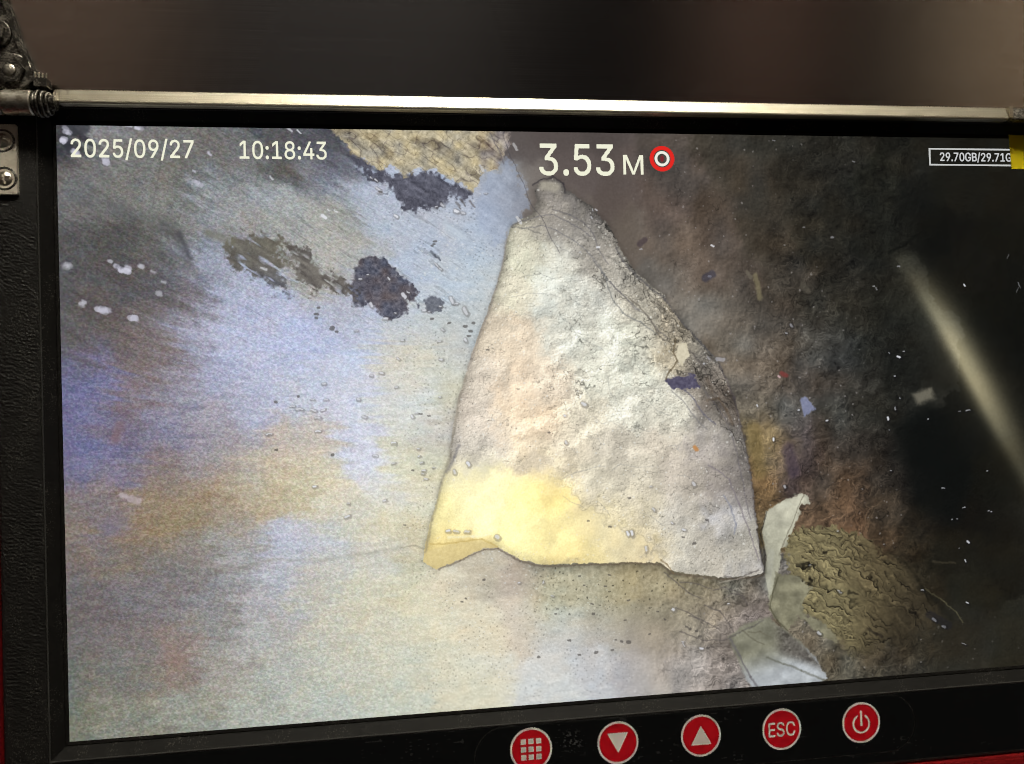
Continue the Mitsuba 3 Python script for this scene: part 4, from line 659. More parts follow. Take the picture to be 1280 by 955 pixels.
1.22 121.86 1.6 121.73 0.442 0.51 178 177 190 0.67;0.94 121.96 1.32 121.84 0.395 0.343 199 198 212 0.66;1.11 121.69 1.49 121.56 0.503 0.289 214 213 229 0.68;
1.31 122.1 1.69 121.97 0.626 0.386 207 206 221 0.65;2.79 120.36 4.02 119.61 0.41 0.598 72 70 78 0.4;3.61 119.54 3.99 119.42 0.538 0.503 203 202 217 0.67;
3.15 119.91 3.53 119.78 0.475 0.398 208 207 222 0.72;3.63 119.22 4.02 119.1 0.372 0.358 183 182 195 0.74;3.27 119.21 3.66 119.08 0.343 0.491 210 209 225 0.69;
8.65 118.56 10.15 117.92 0.462 0.598 72 70 78 0.4;9.13 118.2 9.52 118.07 0.611 0.328 206 205 220 0.53;9.2 117.59 9.58 117.46 0.609 0.372 211 210 226 0.63;
9.37 117.5 9.75 117.37 0.565 0.32 176 175 188 0.66;8.99 117.83 9.38 117.71 0.388 0.326 187 187 200 0.57;15.37 125.17 17.15 124.71 0.308 0.598 72 70 78 0.4;
15.58 124.6 15.97 124.47 0.298 0.401 189 188 202 0.61;15.74 124.72 16.13 124.59 0.354 0.398 201 200 214 0.47;16.41 124.65 16.8 124.53 0.336 0.482 195 194 208 0.46;
15.48 124.6 15.87 124.48 0.352 0.283 210 209 225 0.54;13.37 125.26 14.45 124.96 0.256 0.479 206 205 220 0.78;26.78 114.29 28.06 113.52 0.308 0.598 72 70 78 0.4;
27.12 113.28 27.52 113.15 0.275 0.437 177 176 189 0.57;27.21 113.63 27.6 113.5 0.393 0.302 198 197 211 0.51;27.73 113.05 28.13 112.92 0.426 0.369 194 193 207 0.56;
26.72 113.85 27.12 113.72 0.329 0.331 192 191 205 0.5;29.68 119.73 30.22 119.25 0.256 0.479 206 205 220 0.8;26.64 115.89 27 115.67 0.175 0.479 206 205 220 0.76;
45.88 125.14 46.77 124.37 0.222 0.291 232 234 240 0.64;47.96 124.56 48.63 123.98 0.164 0.291 232 234 240 0.81;52.59 106.51 53.36 106.05 0.327 0.291 232 234 240 0.81;
53.84 107.79 54.18 107.49 0.141 0.291 232 234 240 0.71;55.33 107.62 55.67 107.33 0.141 0.291 232 234 240 0.72;42.16 114.87 42.77 114.23 0.187 0.291 232 234 240 0.62;
63.95 114.24 64.46 113.81 0.376 0.342 92 88 86 0.36;63.85 114.38 64.3 113.98 0.141 0.291 232 234 240 0.86;63.02 114.7 63.39 114.37 0.342 0.342 92 88 86 0.36;
62.9 114.84 63.24 114.54 0.118 0.291 232 234 240 0.68;64.37 112.31 64.95 111.97 0.444 0.342 92 88 86 0.36;64.27 112.45 64.79 112.14 0.187 0.291 232 234 240 0.66;
67.95 106.47 68.53 106.13 0.496 0.342 92 88 86 0.36;67.85 106.61 68.37 106.3 0.222 0.291 232 234 240 0.89;64.56 111.28 65.06 111.28 0.342 0.342 92 88 86 0.36;
64.45 111.43 64.91 111.43 0.118 0.291 232 234 240 0.66;39.82 95.54 40.91 95.12 0.234 0.291 232 234 240 0.62;62.33 87.6 62.65 87 0.615 0.342 92 88 86 0.36;
62.21 87.72 62.5 87.19 0.304 0.291 232 234 240 0.69;65.2 84.35 65.7 84.34 0.547 0.342 92 88 86 0.36;65.09 84.5 65.55 84.5 0.257 0.291 232 234 240 0.74;
69.24 89.54 69.72 88.64 0.752 0.342 92 88 86 0.36;69.13 89.65 69.57 88.84 0.397 0.291 232 234 240 0.78;70.13 89.9 70.57 89.63 0.41 0.342 92 88 86 0.36;
70.02 90.04 70.41 89.8 0.164 0.291 232 234 240 0.7;60.03 92.8 60.53 92.79 0.376 0.342 92 88 86 0.36;59.92 92.95 60.37 92.95 0.141 0.291 232 234 240 0.8;
58.43 92.81 59.1 92.81 0.308 0.342 92 88 86 0.36;58.34 92.97 58.94 92.96 0.094 0.291 232 234 240 0.56;61.65 93.81 61.99 93.8 0.342 0.342 92 88 86 0.36;
61.54 93.96 61.84 93.96 0.118 0.291 232 234 240 0.89;66.2 93.1 66.51 92.7 0.444 0.342 92 88 86 0.36;66.08 93.24 66.36 92.88 0.187 0.291 232 234 240 0.72;
73.41 86.11 73.93 86.1 0.444 0.342 92 88 86 0.36;73.3 86.27 73.77 86.26 0.187 0.291 232 234 240 0.72;76.95 86.75 77.29 86.74 0.41 0.342 92 88 86 0.36;
76.83 86.9 77.14 86.9 0.164 0.291 232 234 240 0.72;74.52 85.75 74.86 85.74 0.325 0.342 92 88 86 0.36;74.4 85.9 74.71 85.9 0.106 0.291 232 234 240 0.65;
67.17 85.52 67.51 85.51 0.342 0.342 92 88 86 0.36;67.06 85.67 67.36 85.67 0.118 0.291 232 234 240 0.85;79.53 88.75 79.97 87.44 0.581 0.342 92 88 86 0.36;
79.42 88.84 79.81 87.66 0.28 0.291 232 234 240 0.72;82.3 86.23 82.96 85.02 0.65 0.342 92 88 86 0.36;82.19 86.33 82.79 85.24 0.327 0.291 232 234 240 0.59;
80.24 87.22 80.94 87.21 0.41 0.342 92 88 86 0.36;80.14 87.38 80.77 87.37 0.164 0.291 232 234 240 0.68;76.47 96.01 76.9 95.47 0.376 0.342 92 88 86 0.36;
76.36 96.14 76.74 95.66 0.141 0.291 232 234 240 0.73;77.09 95.27 77.61 94.82 0.376 0.342 92 88 86 0.36;76.99 95.4 77.45 95 0.141 0.291 232 234 240 0.68;
77.82 108.95 78.33 108.51 0.513 0.342 92 88 86 0.36;77.71 109.09 78.17 108.69 0.234 0.291 232 234 240 0.59;80.75 107.49 81.56 107.2 0.615 0.342 92 88 86 0.36;
80.65 107.63 81.38 107.37 0.304 0.291 232 234 240 0.88;82.44 107 82.97 107 0.444 0.342 92 88 86 0.36;82.34 107.15 82.81 107.16 0.187 0.291 232 234 240 0.61;
76.69 108.38 77.03 108.38 0.325 0.342 92 88 86 0.36;76.57 108.54 76.88 108.54 0.106 0.291 232 234 240 0.82;87.45 111.37 87.98 111.37 0.274 0.342 92 88 86 0.36;
87.34 111.53 87.82 111.53 0.071 0.291 232 234 240 0.71;82.33 79.61 82.57 79.15 0.479 0.342 92 88 86 0.36;82.2 79.75 82.43 79.34 0.211 0.291 232 234 240 0.73;
68.55 79.66 68.89 79.65 0.376 0.342 92 88 86 0.36;68.43 79.82 68.74 79.81 0.141 0.291 232 234 240 0.8;77.24 81.95 77.76 81.5 0.376 0.342 92 88 86 0.36;
77.13 82.09 77.6 81.68 0.141 0.291 232 234 240 0.56;76.72 75.36 77.24 75.34 0.41 0.342 92 88 86 0.36;76.61 75.51 77.08 75.5 0.164 0.291 232 234 240 0.73;
67.71 75.69 68.14 75.43 0.41 0.342 92 88 86 0.36;67.6 75.84 67.99 75.6 0.164 0.291 232 234 240 0.72;64.04 72.74 64.55 72.73 0.479 0.342 92 88 86 0.36;
63.94 72.9 64.39 72.89 0.211 0.291 232 234 240 0.71;61.84 72.12 62.34 72.11 0.376 0.342 92 88 86 0.36;61.73 72.28 62.18 72.26 0.141 0.291 232 234 240 0.55;
58.9 81.9 59.41 81.89 0.274 0.342 92 88 86 0.36;58.8 82.05 59.25 82.04 0.071 0.291 232 234 240 0.56;76.49 79.33 77 79.32 0.342 0.342 92 88 86 0.36;
76.38 79.49 76.84 79.48 0.118 0.291 232 234 240 0.73;51.79 70.86 52.29 70.84 0.376 0.342 92 88 86 0.36;51.69 71.01 52.14 71 0.141 0.291 232 234 240 0.72;
59.02 67.26 59.53 67.25 0.444 0.342 92 88 86 0.36;58.92 67.42 59.37 67.4 0.187 0.291 232 234 240 0.68;60.28 63.57 60.75 63.38 0.479 0.342 92 88 86 0.36;
60.18 63.72 60.6 63.54 0.211 0.291 232 234 240 0.59;46.31 65.57 47.6 65.29 0.41 0.342 92 88 86 0.36;46.25 65.71 47.41 65.46 0.164 0.291 232 234 240 0.69;
45.09 66.16 45.91 66.14 0.342 0.342 92 88 86 0.36;45 66.31 45.74 66.29 0.118 0.291 232 234 240 0.8;49.42 65.18 50.41 65.15 0.376 0.342 92 88 86 0.36;
49.34 65.34 50.23 65.31 0.141 0.291 232 234 240 0.85;51.49 65.29 52.31 65.26 0.41 0.342 92 88 86 0.36;51.4 65.44 52.14 65.42 0.164 0.291 232 234 240 0.83;
50.12 63.64 51.28 63.6 0.41 0.342 92 88 86 0.36;50.05 63.8 51.09 63.76 0.164 0.291 232 234 240 0.55;52.12 67.47 52.78 67.45 0.325 0.342 92 88 86 0.36;
52.02 67.62 52.62 67.6 0.106 0.291 232 234 240 0.68;49.47 67.38 50.13 67.36 0.291 0.342 92 88 86 0.36;49.38 67.53 49.97 67.51 0.083 0.291 232 234 240 0.73;
50.21 60.77 51.04 60.74 0.444 0.342 92 88 86 0.36;50.13 60.93 50.87 60.9 0.187 0.291 232 234 240 0.85;39.97 60.63 41.27 60.58 0.376 0.342 92 88 86 0.36;
39.91 60.78 41.08 60.74 0.141 0.291 232 234 240 0.76;66.09 57.66 66.77 57.63 0.41 0.342 92 88 86 0.36;65.99 57.81 66.6 57.79 0.164 0.291 232 234 240 0.85;
62.06 55.08 62.9 55.05 0.376 0.342 92 88 86 0.36;61.97 55.24 62.73 55.21 0.141 0.291 232 234 240 0.81;66.06 53.39 66.57 53.37 0.342 0.342 92 88 86 0.36;
65.96 53.55 66.41 53.53 0.118 0.291 232 234 240 0.58;49.59 49.17 50.08 49.15 0.444 0.342 92 88 86 0.36;49.49 49.32 49.93 49.3 0.187 0.291 232 234 240 0.91;
55.89 42.53 56.7 42.71 0.479 0.342 92 88 86 0.36;55.81 42.69 56.53 42.85 0.211 0.291 232 234 240 0.76;64 45.64 64.5 45.62 0.41 0.342 92 88 86 0.36;
63.89 45.8 64.35 45.78 0.164 0.291 232 234 240 0.77;56.45 45.14 56.95 45.12 0.308 0.342 92 88 86 0.36;56.34 45.3 56.79 45.28 0.094 0.291 232 234 240 0.65;
70.53 63.37 70.77 62.92 0.41 0.342 92 88 86 0.36;70.41 63.5 70.63 63.1 0.164 0.291 232 234 240 0.88;71.62 54.71 71.96 54.7 0.342 0.342 92 88 86 0.36;
71.5 54.87 71.81 54.86 0.118 0.291 232 234 240 0.92;72.09 53.32 72.43 53.31 0.359 0.342 92 88 86 0.36;71.97 53.48 72.28 53.47 0.129 0.291 232 234 240 0.68;
72.3 51.6 72.81 51.58 0.376 0.342 92 88 86 0.36;72.19 51.76 72.65 51.74 0.141 0.291 232 234 240 0.73;72.19 50.92 72.54 50.9 0.342 0.342 92 88 86 0.36;
72.08 51.08 72.39 51.06 0.118 0.291 232 234 240 0.58;72.69 49.93 73.35 49.78 0.359 0.342 92 88 86 0.36;72.59 50.08 73.19 49.95 0.129 0.291 232 234 240 0.83;
71.4 56.26 71.91 56.24 0.325 0.342 92 88 86 0.36;71.3 56.42 71.76 56.4 0.106 0.291 232 234 240 0.79;74.62 52.19 74.97 52.17 0.291 0.342 92 88 86 0.36;
74.51 52.35 74.82 52.34 0.083 0.291 232 234 240 0.64;71.35 63.81 71.69 63.79 0.342 0.342 92 88 86 0.36;71.24 63.96 71.54 63.95 0.118 0.291 232 234 240 0.86;
67.17 69.58 67.68 69.57 0.376 0.342 92 88 86 0.36;67.07 69.74 67.52 69.73 0.141 0.291 232 234 240 0.75;76.41 67.26 76.76 67.25 0.308 0.342 92 88 86 0.36;
76.3 67.42 76.61 67.41 0.094 0.291 232 234 240 0.89;82.09 52.8 82.34 52.34 0.615 0.342 92 88 86 0.36;81.97 52.94 82.19 52.52 0.304 0.291 232 234 240 0.85;
79.11 51.2 79.35 50.74 0.581 0.342 92 88 86 0.36;78.99 51.33 79.21 50.92 0.28 0.291 232 234 240 0.59;88 36.56 88.39 36.21 0.752 0.342 92 88 86 0.36;
87.88 36.71 88.23 36.39 0.397 0.291 232 234 240 0.64;77.16 38.34 77.84 38.3 0.513 0.342 92 88 86 0.36;77.06 38.5 77.68 38.46 0.234 0.291 232 234 240 0.86;
78.88 38.25 79.56 38.21 0.479 0.342 92 88 86 0.36;78.78 38.41 79.4 38.38 0.211 0.291 232 234 240 0.56;81.12 38.13 81.81 38.1 0.479 0.342 92 88 86 0.36;
81.02 38.29 81.64 38.26 0.211 0.291 232 234 240 0.6;117.16 36.09 117.39 35.42 0.541 0.36 92 88 86 0.36;117.03 36.22 117.24 35.62 0.246 0.306 232 234 240 0.89;
118.08 36.05 118.3 35.37 0.613 0.36 92 88 86 0.36;117.95 36.18 118.15 35.57 0.295 0.306 232 234 240 0.85;121.31 32.61 121.44 31.73 0.505 0.36 92 88 86 0.36;
121.17 32.74 121.29 31.94 0.222 0.306 232 234 240 0.65;107.95 64.84 108.45 64.64 0.721 0.36 92 88 86 0.36;107.84 64.99 108.29 64.82 0.369 0.306 232 234 240 0.68;
103.91 56.59 104.08 56.28 0.505 0.36 92 88 86 0.36;103.78 56.74 103.93 56.46 0.222 0.306 232 234 240 0.57;132.61 46.29 132.88 45.82 0.613 0.36 92 88 86 0.36;
132.48 46.44 132.72 46.01 0.295 0.306 232 234 240 0.6;123.14 41.16 123.48 40.74 0.505 0.36 92 88 86 0.36;123.01 41.31 123.32 40.93 0.222 0.306 232 234 240 0.56;
129.94 36.13 130.42 35.84 0.432 0.36 92 88 86 0.36;129.82 36.28 130.25 36.02 0.173 0.306 232 234 240 0.77;127.3 37.82 127.61 37.63 0.396 0.36 92 88 86 0.36;
127.17 37.98 127.45 37.8 0.148 0.306 232 234 240 0.78;122.55 45.97 122.92 45.95 0.36 0.36 92 88 86 0.36;122.42 46.13 122.76 46.12 0.124 0.306 232 234 240 0.6;
103.64 62.42 104 62.41 0.396 0.36 92 88 86 0.36;103.52 62.58 103.84 62.57 0.148 0.306 232 234 240 0.86;127.04 18.43 127.35 18.24 0.577 0.36 92 88 86 0.36;
126.91 18.59 127.19 18.41 0.271 0.306 232 234 240 0.73;132.86 9.5 133.58 9.27 0.541 0.36 92 88 86 0.36;132.76 9.66 133.4 9.45 0.246 0.306 232 234 240 0.77;
129.17 10.69 129.52 10.05 0.342 0.36 92 88 86 0.36;129.05 10.83 129.36 10.25 0.112 0.306 232 234 240 0.8;128.92 11.02 129.44 10.8 0.306 0.36 92 88 86 0.36;
128.8 11.18 129.27 10.98 0.087 0.306 232 234 240 0.63;139.72 18.79 140.1 18.77 0.36 0.36 92 88 86 0.36;139.59 18.96 139.93 18.94 0.124 0.306 232 234 240 0.85;
97.9 26.3 97.95 25.95 0.376 0.342 92 88 86 0.36;97.76 26.44 97.81 26.13 0.141 0.291 232 234 240 0.7;92.46 26.45 92.81 26.43 0.41 0.342 92 88 86 0.36;
92.34 26.61 92.66 26.59 0.164 0.291 232 234 240 0.74;99.61 23.06 99.96 23.04 0.308 0.342 92 88 86 0.36;99.49 23.22 99.81 23.2 0.094 0.291 232 234 240 0.6;
112.01 108.03 112.17 107.75 0.148 0.306 232 234 240 0.65;111.31 108.04 111.42 107.74 0.112 0.306 232 234 240 0.72;112.13 99.53 112.62 99.53 0.197 0.306 232 234 240 0.82;
108.02 98.49 108.34 98.49 0.099 0.306 232 234 240 0.72;121.9 99.13 122.23 99.13 0.197 0.306 188 188 196 0.58;138.58 99.93 139.16 99.6 0.173 0.306 232 234 240 0.83;
137.71 92.72 138.05 92.71 0.197 0.306 232 234 240 0.7;111.01 106.32 111.24 105.91 0.173 0.306 232 234 240 0.56;148.15 63.32 148.33 63 0.432 0.36 92 88 86 0.36;
148.01 63.47 148.17 63.18 0.173 0.306 232 234 240 0.76;151.91 55.66 152.09 55.14 0.541 0.36 16 16 20 0.36;151.77 55.8 151.93 55.33 0.246 0.306 232 234 240 0.9;
154.23 44.73 154.41 44.41 0.613 0.36 16 16 20 0.36;154.09 44.89 154.25 44.6 0.295 0.306 232 234 240 0.57;158.21 61.94 158.59 61.92 0.432 0.36 16 16 20 0.36;
158.08 62.11 158.43 62.09 0.173 0.306 232 234 240 0.72;164.93 59.34 165.32 59.32 0.432 0.36 16 16 20 0.36;164.8 59.51 165.15 59.49 0.173 0.306 232 234 240 0.79;
156.89 81.32 157.38 81.04 0.541 0.36 16 16 20 0.36;156.76 81.48 157.21 81.22 0.246 0.306 188 188 196 0.56;155.72 79.56 156.11 79.55 0.396 0.36 16 16 20 0.36;
155.59 79.73 155.94 79.72 0.148 0.306 232 234 240 0.59;139.11 73.91 140.62 73.87 0.883 0.36 92 88 86 0.36;139.04 74.07 140.4 74.04 0.479 0.306 188 188 196 0.56;
137.1 74.37 137.36 73.9 0.541 0.36 92 88 86 0.36;136.97 74.51 137.21 74.08 0.246 0.306 188 188 196 0.44;135.87 72.9 136.25 72.89 0.432 0.36 92 88 86 0.36;
135.75 73.07 136.09 73.06 0.173 0.306 232 234 240 0.58;178 89.94 178.25 89.5 0.148 0.306 188 188 196 0.51;177.37 90.29 177.73 90.28 0.099 0.306 232 234 240 0.62;
183.67 94.79 184.17 94.61 0.173 0.306 188 188 196 0.56;200.56 90.18 200.73 89.88 0.197 0.306 232 234 240 0.9;211.87 96.3 212.38 97.23 0.099 0.306 188 188 196 0.48;
214.44 90.66 215.15 89.47 0.075 0.306 188 188 196 0.7;214.04 88.28 214.61 89.57 0.075 0.306 188 188 196 0.52;183.21 73.54 183.77 73.34 0.541 0.36 16 16 20 0.36;
183.09 73.7 183.59 73.52 0.246 0.306 232 234 240 0.86;184.65 74.72 184.85 74.71 0.324 0.36 16 16 20 0.36;184.5 74.89 184.68 74.89 0.099 0.306 232 234 240 0.74;
181.03 74.59 181.22 74.26 0.288 0.36 16 16 20 0.36;180.88 74.74 181.05 74.45 0.075 0.306 232 234 240 0.84;182.22 69 182.42 68.99 0.342 0.36 16 16 20 0.36;
182.08 69.17 182.26 69.16 0.112 0.306 232 234 240 0.87;180.07 59.47 180.25 58.94 0.541 0.36 16 16 20 0.36;179.92 59.61 180.09 59.14 0.246 0.306 232 234 240 0.86;
182 61.65 182.08 61.1 0.396 0.36 16 16 20 0.36;181.85 61.79 181.92 61.3 0.148 0.306 232 234 240 0.61;183.29 64.02 183.39 63.86 0.306 0.36 16 16 20 0.36;
183.14 64.19 183.23 64.04 0.087 0.306 232 234 240 0.88;180.16 56.61 180.36 56.6 0.288 0.36 16 16 20 0.36;180.02 56.78 180.2 56.77 0.075 0.306 232 234 240 0.6;
190.11 58.69 190.31 58.68 0.36 0.36 16 16 20 0.36;189.96 58.86 190.14 58.86 0.124 0.306 232 234 240 0.82;199.98 60.35 200.99 60.49 0.414 0.36 16 16 20 0.36;
199.87 60.54 200.79 60.65 0.161 0.306 232 234 240 0.57;198.12 60.31 198.73 60.29 0.288 0.36 16 16 20 0.36;197.99 60.48 198.55 60.46 0.075 0.306 232 234 240 0.66;
193.04 42.5 193.86 42.46 0.396 0.36 16 16 20 0.36;192.93 42.67 193.66 42.64 0.148 0.306 232 234 240 0.6;204.78 46.13 204.98 46.12 0.342 0.36 16 16 20 0.36;
204.63 46.3 204.81 46.3 0.112 0.306 232 234 240 0.78;198.28 37.69 198.88 37.81 0.36 0.36 16 16 20 0.36;198.15 37.87 198.69 37.98 0.124 0.306 232 234 240 0.67;
195.31 35.1 195.51 35.09 0.342 0.36 16 16 20 0.36;195.16 35.27 195.34 35.26 0.112 0.306 232 234 240 0.76;196.73 35.03 196.94 35.02 0.342 0.36 16 16 20 0.36;
196.59 35.2 196.77 35.19 0.112 0.306 232 234 240 0.63;204.71 36.52 205.12 36.5 0.36 0.36 16 16 20 0.36;204.57 36.69 204.94 36.68 0.124 0.306 232 234 240 0.7;
205.63 36.29 205.84 36.28 0.306 0.36 16 16 20 0.36;205.48 36.46 205.67 36.45 0.087 0.306 232 234 240 0.88;199.06 29.84 199.52 29.46 0.505 0.36 16 16 20 0.36;
198.93 30 199.34 29.65 0.222 0.306 232 234 240 0.77;196.88 28.28 197.09 28.27 0.288 0.36 16 16 20 0.36;196.74 28.46 196.92 28.45 0.075 0.306 232 234 240 0.73;
198.36 25.45 198.65 24.95 0.396 0.36 16 16 20 0.36;198.22 25.6 198.48 25.15 0.148 0.306 232 234 240 0.82;198.15 15.43 198.91 15.12 0.36 0.36 16 16 20 0.36;
198.03 15.59 198.71 15.32 0.124 0.306 232 234 240 0.92;189.68 12.23 190.43 11.58 0.577 0.36 16 16 20 0.36;189.56 12.37 190.23 11.79 0.271 0.306 232 234 240 0.67;
191.94 10.41 192.91 10.11 0.468 0.36 16 16 20 0.36;191.83 10.57 192.7 10.3 0.197 0.306 232 234 240 0.59;196.86 5.98 197.83 5.67 0.306 0.36 16 16 20 0.36;
196.75 6.14 197.63 5.86 0.087 0.306 232 234 240 0.64;161.21 11.02 161.7 10.71 0.613 0.36 16 16 20 0.36;161.08 11.18 161.53 10.9 0.295 0.306 232 234 240 0.61;
166.65 19.84 167.04 19.82 0.432 0.36 16 16 20 0.36;166.52 20.01 166.87 19.99 0.173 0.306 232 234 240 0.7;166.27 20.23 166.66 20.2 0.324 0.36 16 16 20 0.36;
166.14 20.4 166.49 20.38 0.099 0.306 232 234 240 0.83;166.56 33.76 166.95 33.74 0.36 0.36 16 16 20 0.36;166.43 33.93 166.78 33.92 0.124 0.306 232 234 240 0.83;
159.47 26.29 159.86 26.27 0.324 0.36 16 16 20 0.36;159.35 26.46 159.69 26.44 0.099 0.306 232 234 240 0.59;186.99 18.97 187.59 18.93 0.396 0.36 16 16 20 0.36;
186.86 19.14 187.4 19.11 0.148 0.306 232 234 240 0.61;180.11 47.15 180.51 47.13 0.324 0.36 16 16 20 0.36;179.98 47.32 180.34 47.3 0.099 0.306 232 234 240 0.68;
177.99 30.22 178.19 30.21 0.288 0.36 16 16 20 0.36;177.85 30.4 178.03 30.39 0.075 0.306 232 234 240 0.86;154.07 123.85 154.72 123.64 0.112 0.306 188 188 196 0.56;
173.46 119.2 173.79 119.09 0.124 0.306 188 188 196 0.57;167.39 101.49 167.92 101.49 0.246 0.306 188 188 196 0.5;160.62 103.91 161.15 103.91 0.099 0.306 188 188 196 0.57;
41.8 67.42 42.13 67.41 0.299 0.256 72 68 66 0.6;41.72 57.36 42.04 57.35 0.263 0.256 72 68 66 0.6;46.57 68.29 46.89 68.28 0.239 0.256 72 68 66 0.6;
53.35 55.74 53.68 55.73 0.263 0.256 72 68 66 0.6;72.07 63.77 72.41 63.75 0.215 0.256 72 68 66 0.6;70.21 51.84 70.55 51.82 0.191 0.256 72 68 66 0.6;
68.03 40.15 68.36 40.13 0.191 0.256 72 68 66 0.6;73.77 63.37 74.11 63.36 0.179 0.256 72 68 66 0.6;86.96 77.36 87.3 77.35 0.215 0.256 72 68 66 0.6;
93.38 68.67 93.73 68.66 0.144 0.256 72 68 66 0.6;99.82 59.02 100.18 59.01 0.168 0.256 72 68 66 0.6;113.01 37.72 113.37 37.7 0.252 0.27 72 68 66 0.6;
107.99 39.03 108.35 39.01 0.164 0.27 72 68 66 0.6;117.39 43.87 117.75 43.86 0.202 0.27 72 68 66 0.6;132.16 32.82 132.53 32.8 0.303 0.27 72 68 66 0.6;
135.32 38.03 135.7 38.01 0.303 0.27 72 68 66 0.6;129.61 34.39 129.98 34.37 0.189 0.27 72 68 66 0.6;108.63 18.8 108.99 18.78 0.277 0.27 72 68 66 0.6;
108.34 20.92 108.7 20.9 0.202 0.27 72 68 66 0.6;111.52 24.59 111.88 24.57 0.189 0.27 72 68 66 0.6;112.5 27.17 112.86 27.15 0.189 0.27 72 68 66 0.6;
116.68 21.28 117.04 21.26 0.189 0.27 72 68 66 0.6;115.81 16.93 116.18 16.91 0.202 0.27 72 68 66 0.6;116.39 12.13 116.75 12.11 0.378 0.27 72 68 66 0.6;
114.94 12.23 115.3 12.21 0.252 0.27 72 68 66 0.6;113.5 12.68 113.86 12.66 0.177 0.27 72 68 66 0.6;112.53 10.64 112.89 10.62 0.189 0.27 72 68 66 0.6;
124.96 16.51 125.33 16.48 0.202 0.27 72 68 66 0.6;130.43 14.01 130.8 13.99 0.252 0.27 72 68 66 0.6;129.7 14.42 130.07 14.39 0.227 0.27 72 68 66 0.6;
131.9 13.56 132.28 13.53 0.227 0.27 72 68 66 0.6;132.79 12.25 133.16 12.22 0.303 0.27 72 68 66 0.6;134.57 9.45 134.94 9.42 0.227 0.27 72 68 66 0.6;
135.69 9.55 136.07 9.52 0.202 0.27 72 68 66 0.6;100.24 19.17 100.59 19.15 0.179 0.256 72 68 66 0.6;100.62 20.19 100.98 20.17 0.156 0.256 72 68 66 0.6;
106.67 25.06 107.03 25.04 0.177 0.27 72 68 66 0.6;105.66 27.22 106.01 27.2 0.177 0.27 72 68 66 0.6;103.09 13.4 103.45 13.37 0.252 0.27 72 68 66 0.6;
108.91 10.19 109.27 10.17 0.303 0.27 72 68 66 0.6;105.14 10.11 105.49 10.09 0.252 0.27 72 68 66 0.6;96.24 10.05 96.6 10.02 0.191 0.256 72 68 66 0.6;
121.18 13.39 121.55 13.37 0.164 0.27 72 68 66 0.6;123.17 18.22 123.54 18.2 0.177 0.27 72 68 66 0.6;84.67 27.76 85.02 27.73 0.215 0.256 72 68 66 0.6;
79.7 23.24 80.04 23.22 0.215 0.256 72 68 66 0.6;80.58 23.87 80.92 23.85 0.179 0.256 72 68 66 0.6;76.17 100.92 76.51 100.92 0.299 0.256 72 68 66 0.6;
75.98 100.23 76.32 100.22 0.239 0.256 72 68 66 0.6;50.63 85.59 50.96 85.58 0.359 0.256 72 68 66 0.6;51.16 86.94 51.49 86.93 0.287 0.256 72 68 66 0.6;
53.87 82.65 54.2 82.65 0.359 0.256 72 68 66 0.6;54.68 81.96 55.01 81.95 0.239 0.256 72 68 66 0.6;75.03 84.34 75.37 84.34 0.239 0.256 72 68 66 0.6;
78.61 83.25 78.96 83.24 0.239 0.256 72 68 66 0.6;82.22 82.49 82.57 82.48 0.299 0.256 72 68 66 0.6;83.24 81.43 83.58 81.42 0.263 0.256 72 68 66 0.6;
82.86 80.4 83.21 80.39 0.263 0.256 72 68 66 0.6;83.81 83.16 84.16 83.15 0.239 0.256 72 68 66 0.6;75.45 99.88 75.8 99.88 0.179 0.256 72 68 66 0.6;
50.6 84.74 50.94 84.74 0.239 0.256 72 68 66 0.6;64.68 111.61 65.02 111.61 0.239 0.256 72 68 66 0.6;158.94 81.68 159.32 81.67 0.252 0.27 72 68 66 0.6;
76.27 98.15 76.94 97.45 0.274 0.444 60 64 74 0.6;77.1 97.1 77.27 96.93 0.171 0.256 60 64 74 0.6;75.43 98.84 76.09 98.15 0.274 0.444 70 74 84 0.6;
76.26 97.8 76.42 97.63 0.171 0.256 70 74 84 0.6;82.13 109.94 82.8 109.24 0.274 0.444 92 88 88 0.6;82.97 108.9 83.14 108.72 0.171 0.256 92 88 88 0.6;
81.07 109.24 81.74 108.55 0.274 0.444 100 96 96 0.6;81.9 108.2 82.07 108.02 0.171 0.256 100 96 96 0.6;84.21 109.6 84.88 108.9 0.274 0.444 96 90 90 0.6;
85.05 108.55 85.22 108.38 0.171 0.256 96 90 90 0.6;79.53 103.68 81.57 102.29 1.026 1.538 192 204 214 0.5;81.23 102.63 82.94 101.59 0.513 0.855 196 206 216 0.5;
78.53 105.07 79.53 104.03 0.513 0.855 190 202 212 0.45;136.93 92.36 138.47 93.25 0.901 0.721 58 58 74 0.6;121.92 100.38 123.05 101.09 0.721 0.541 66 56 62 0.6;
188.73 13.46 193.49 10.54 0.901 0.541 30 30 36 0.45
'''

# ---------------------------------------------------------------- the picture shown on the screen (flat, in screen millimetres)
CELL = 6.0
NX, NY = 38, 22


def table(text):
    return np.array([[float(t) for t in row.split()] for row in text.strip().split(';') if row.strip()])


def binned(boxes):
    """Lists, per cell of the screen, the primitives whose box touches it: (starts, counts, indices)."""
    starts, counts, idx = [], [], []
    for cy in range(NY):
        for cx in range(NX):
            hit = np.nonzero((boxes[:, 0] <= (cx + 1) * CELL) & (boxes[:, 2] >= cx * CELL) & (boxes[:, 1] <= (cy + 1) * CELL - CELL / 2) & (boxes[:, 3] >= cy * CELL - CELL / 2))[0]
            starts.append(len(idx)); counts.append(len(hit)); idx.extend(hit)
    return mi.UInt32(np.array(starts, np.uint32)), mi.UInt32(np.array(counts, np.uint32)), mi.UInt32(np.array(idx + [0], np.uint32))


def buffer(a):
    b = mi.Float(np.ascontiguousarray(a, np.float32).ravel())
    dr.eval(b)
    return b


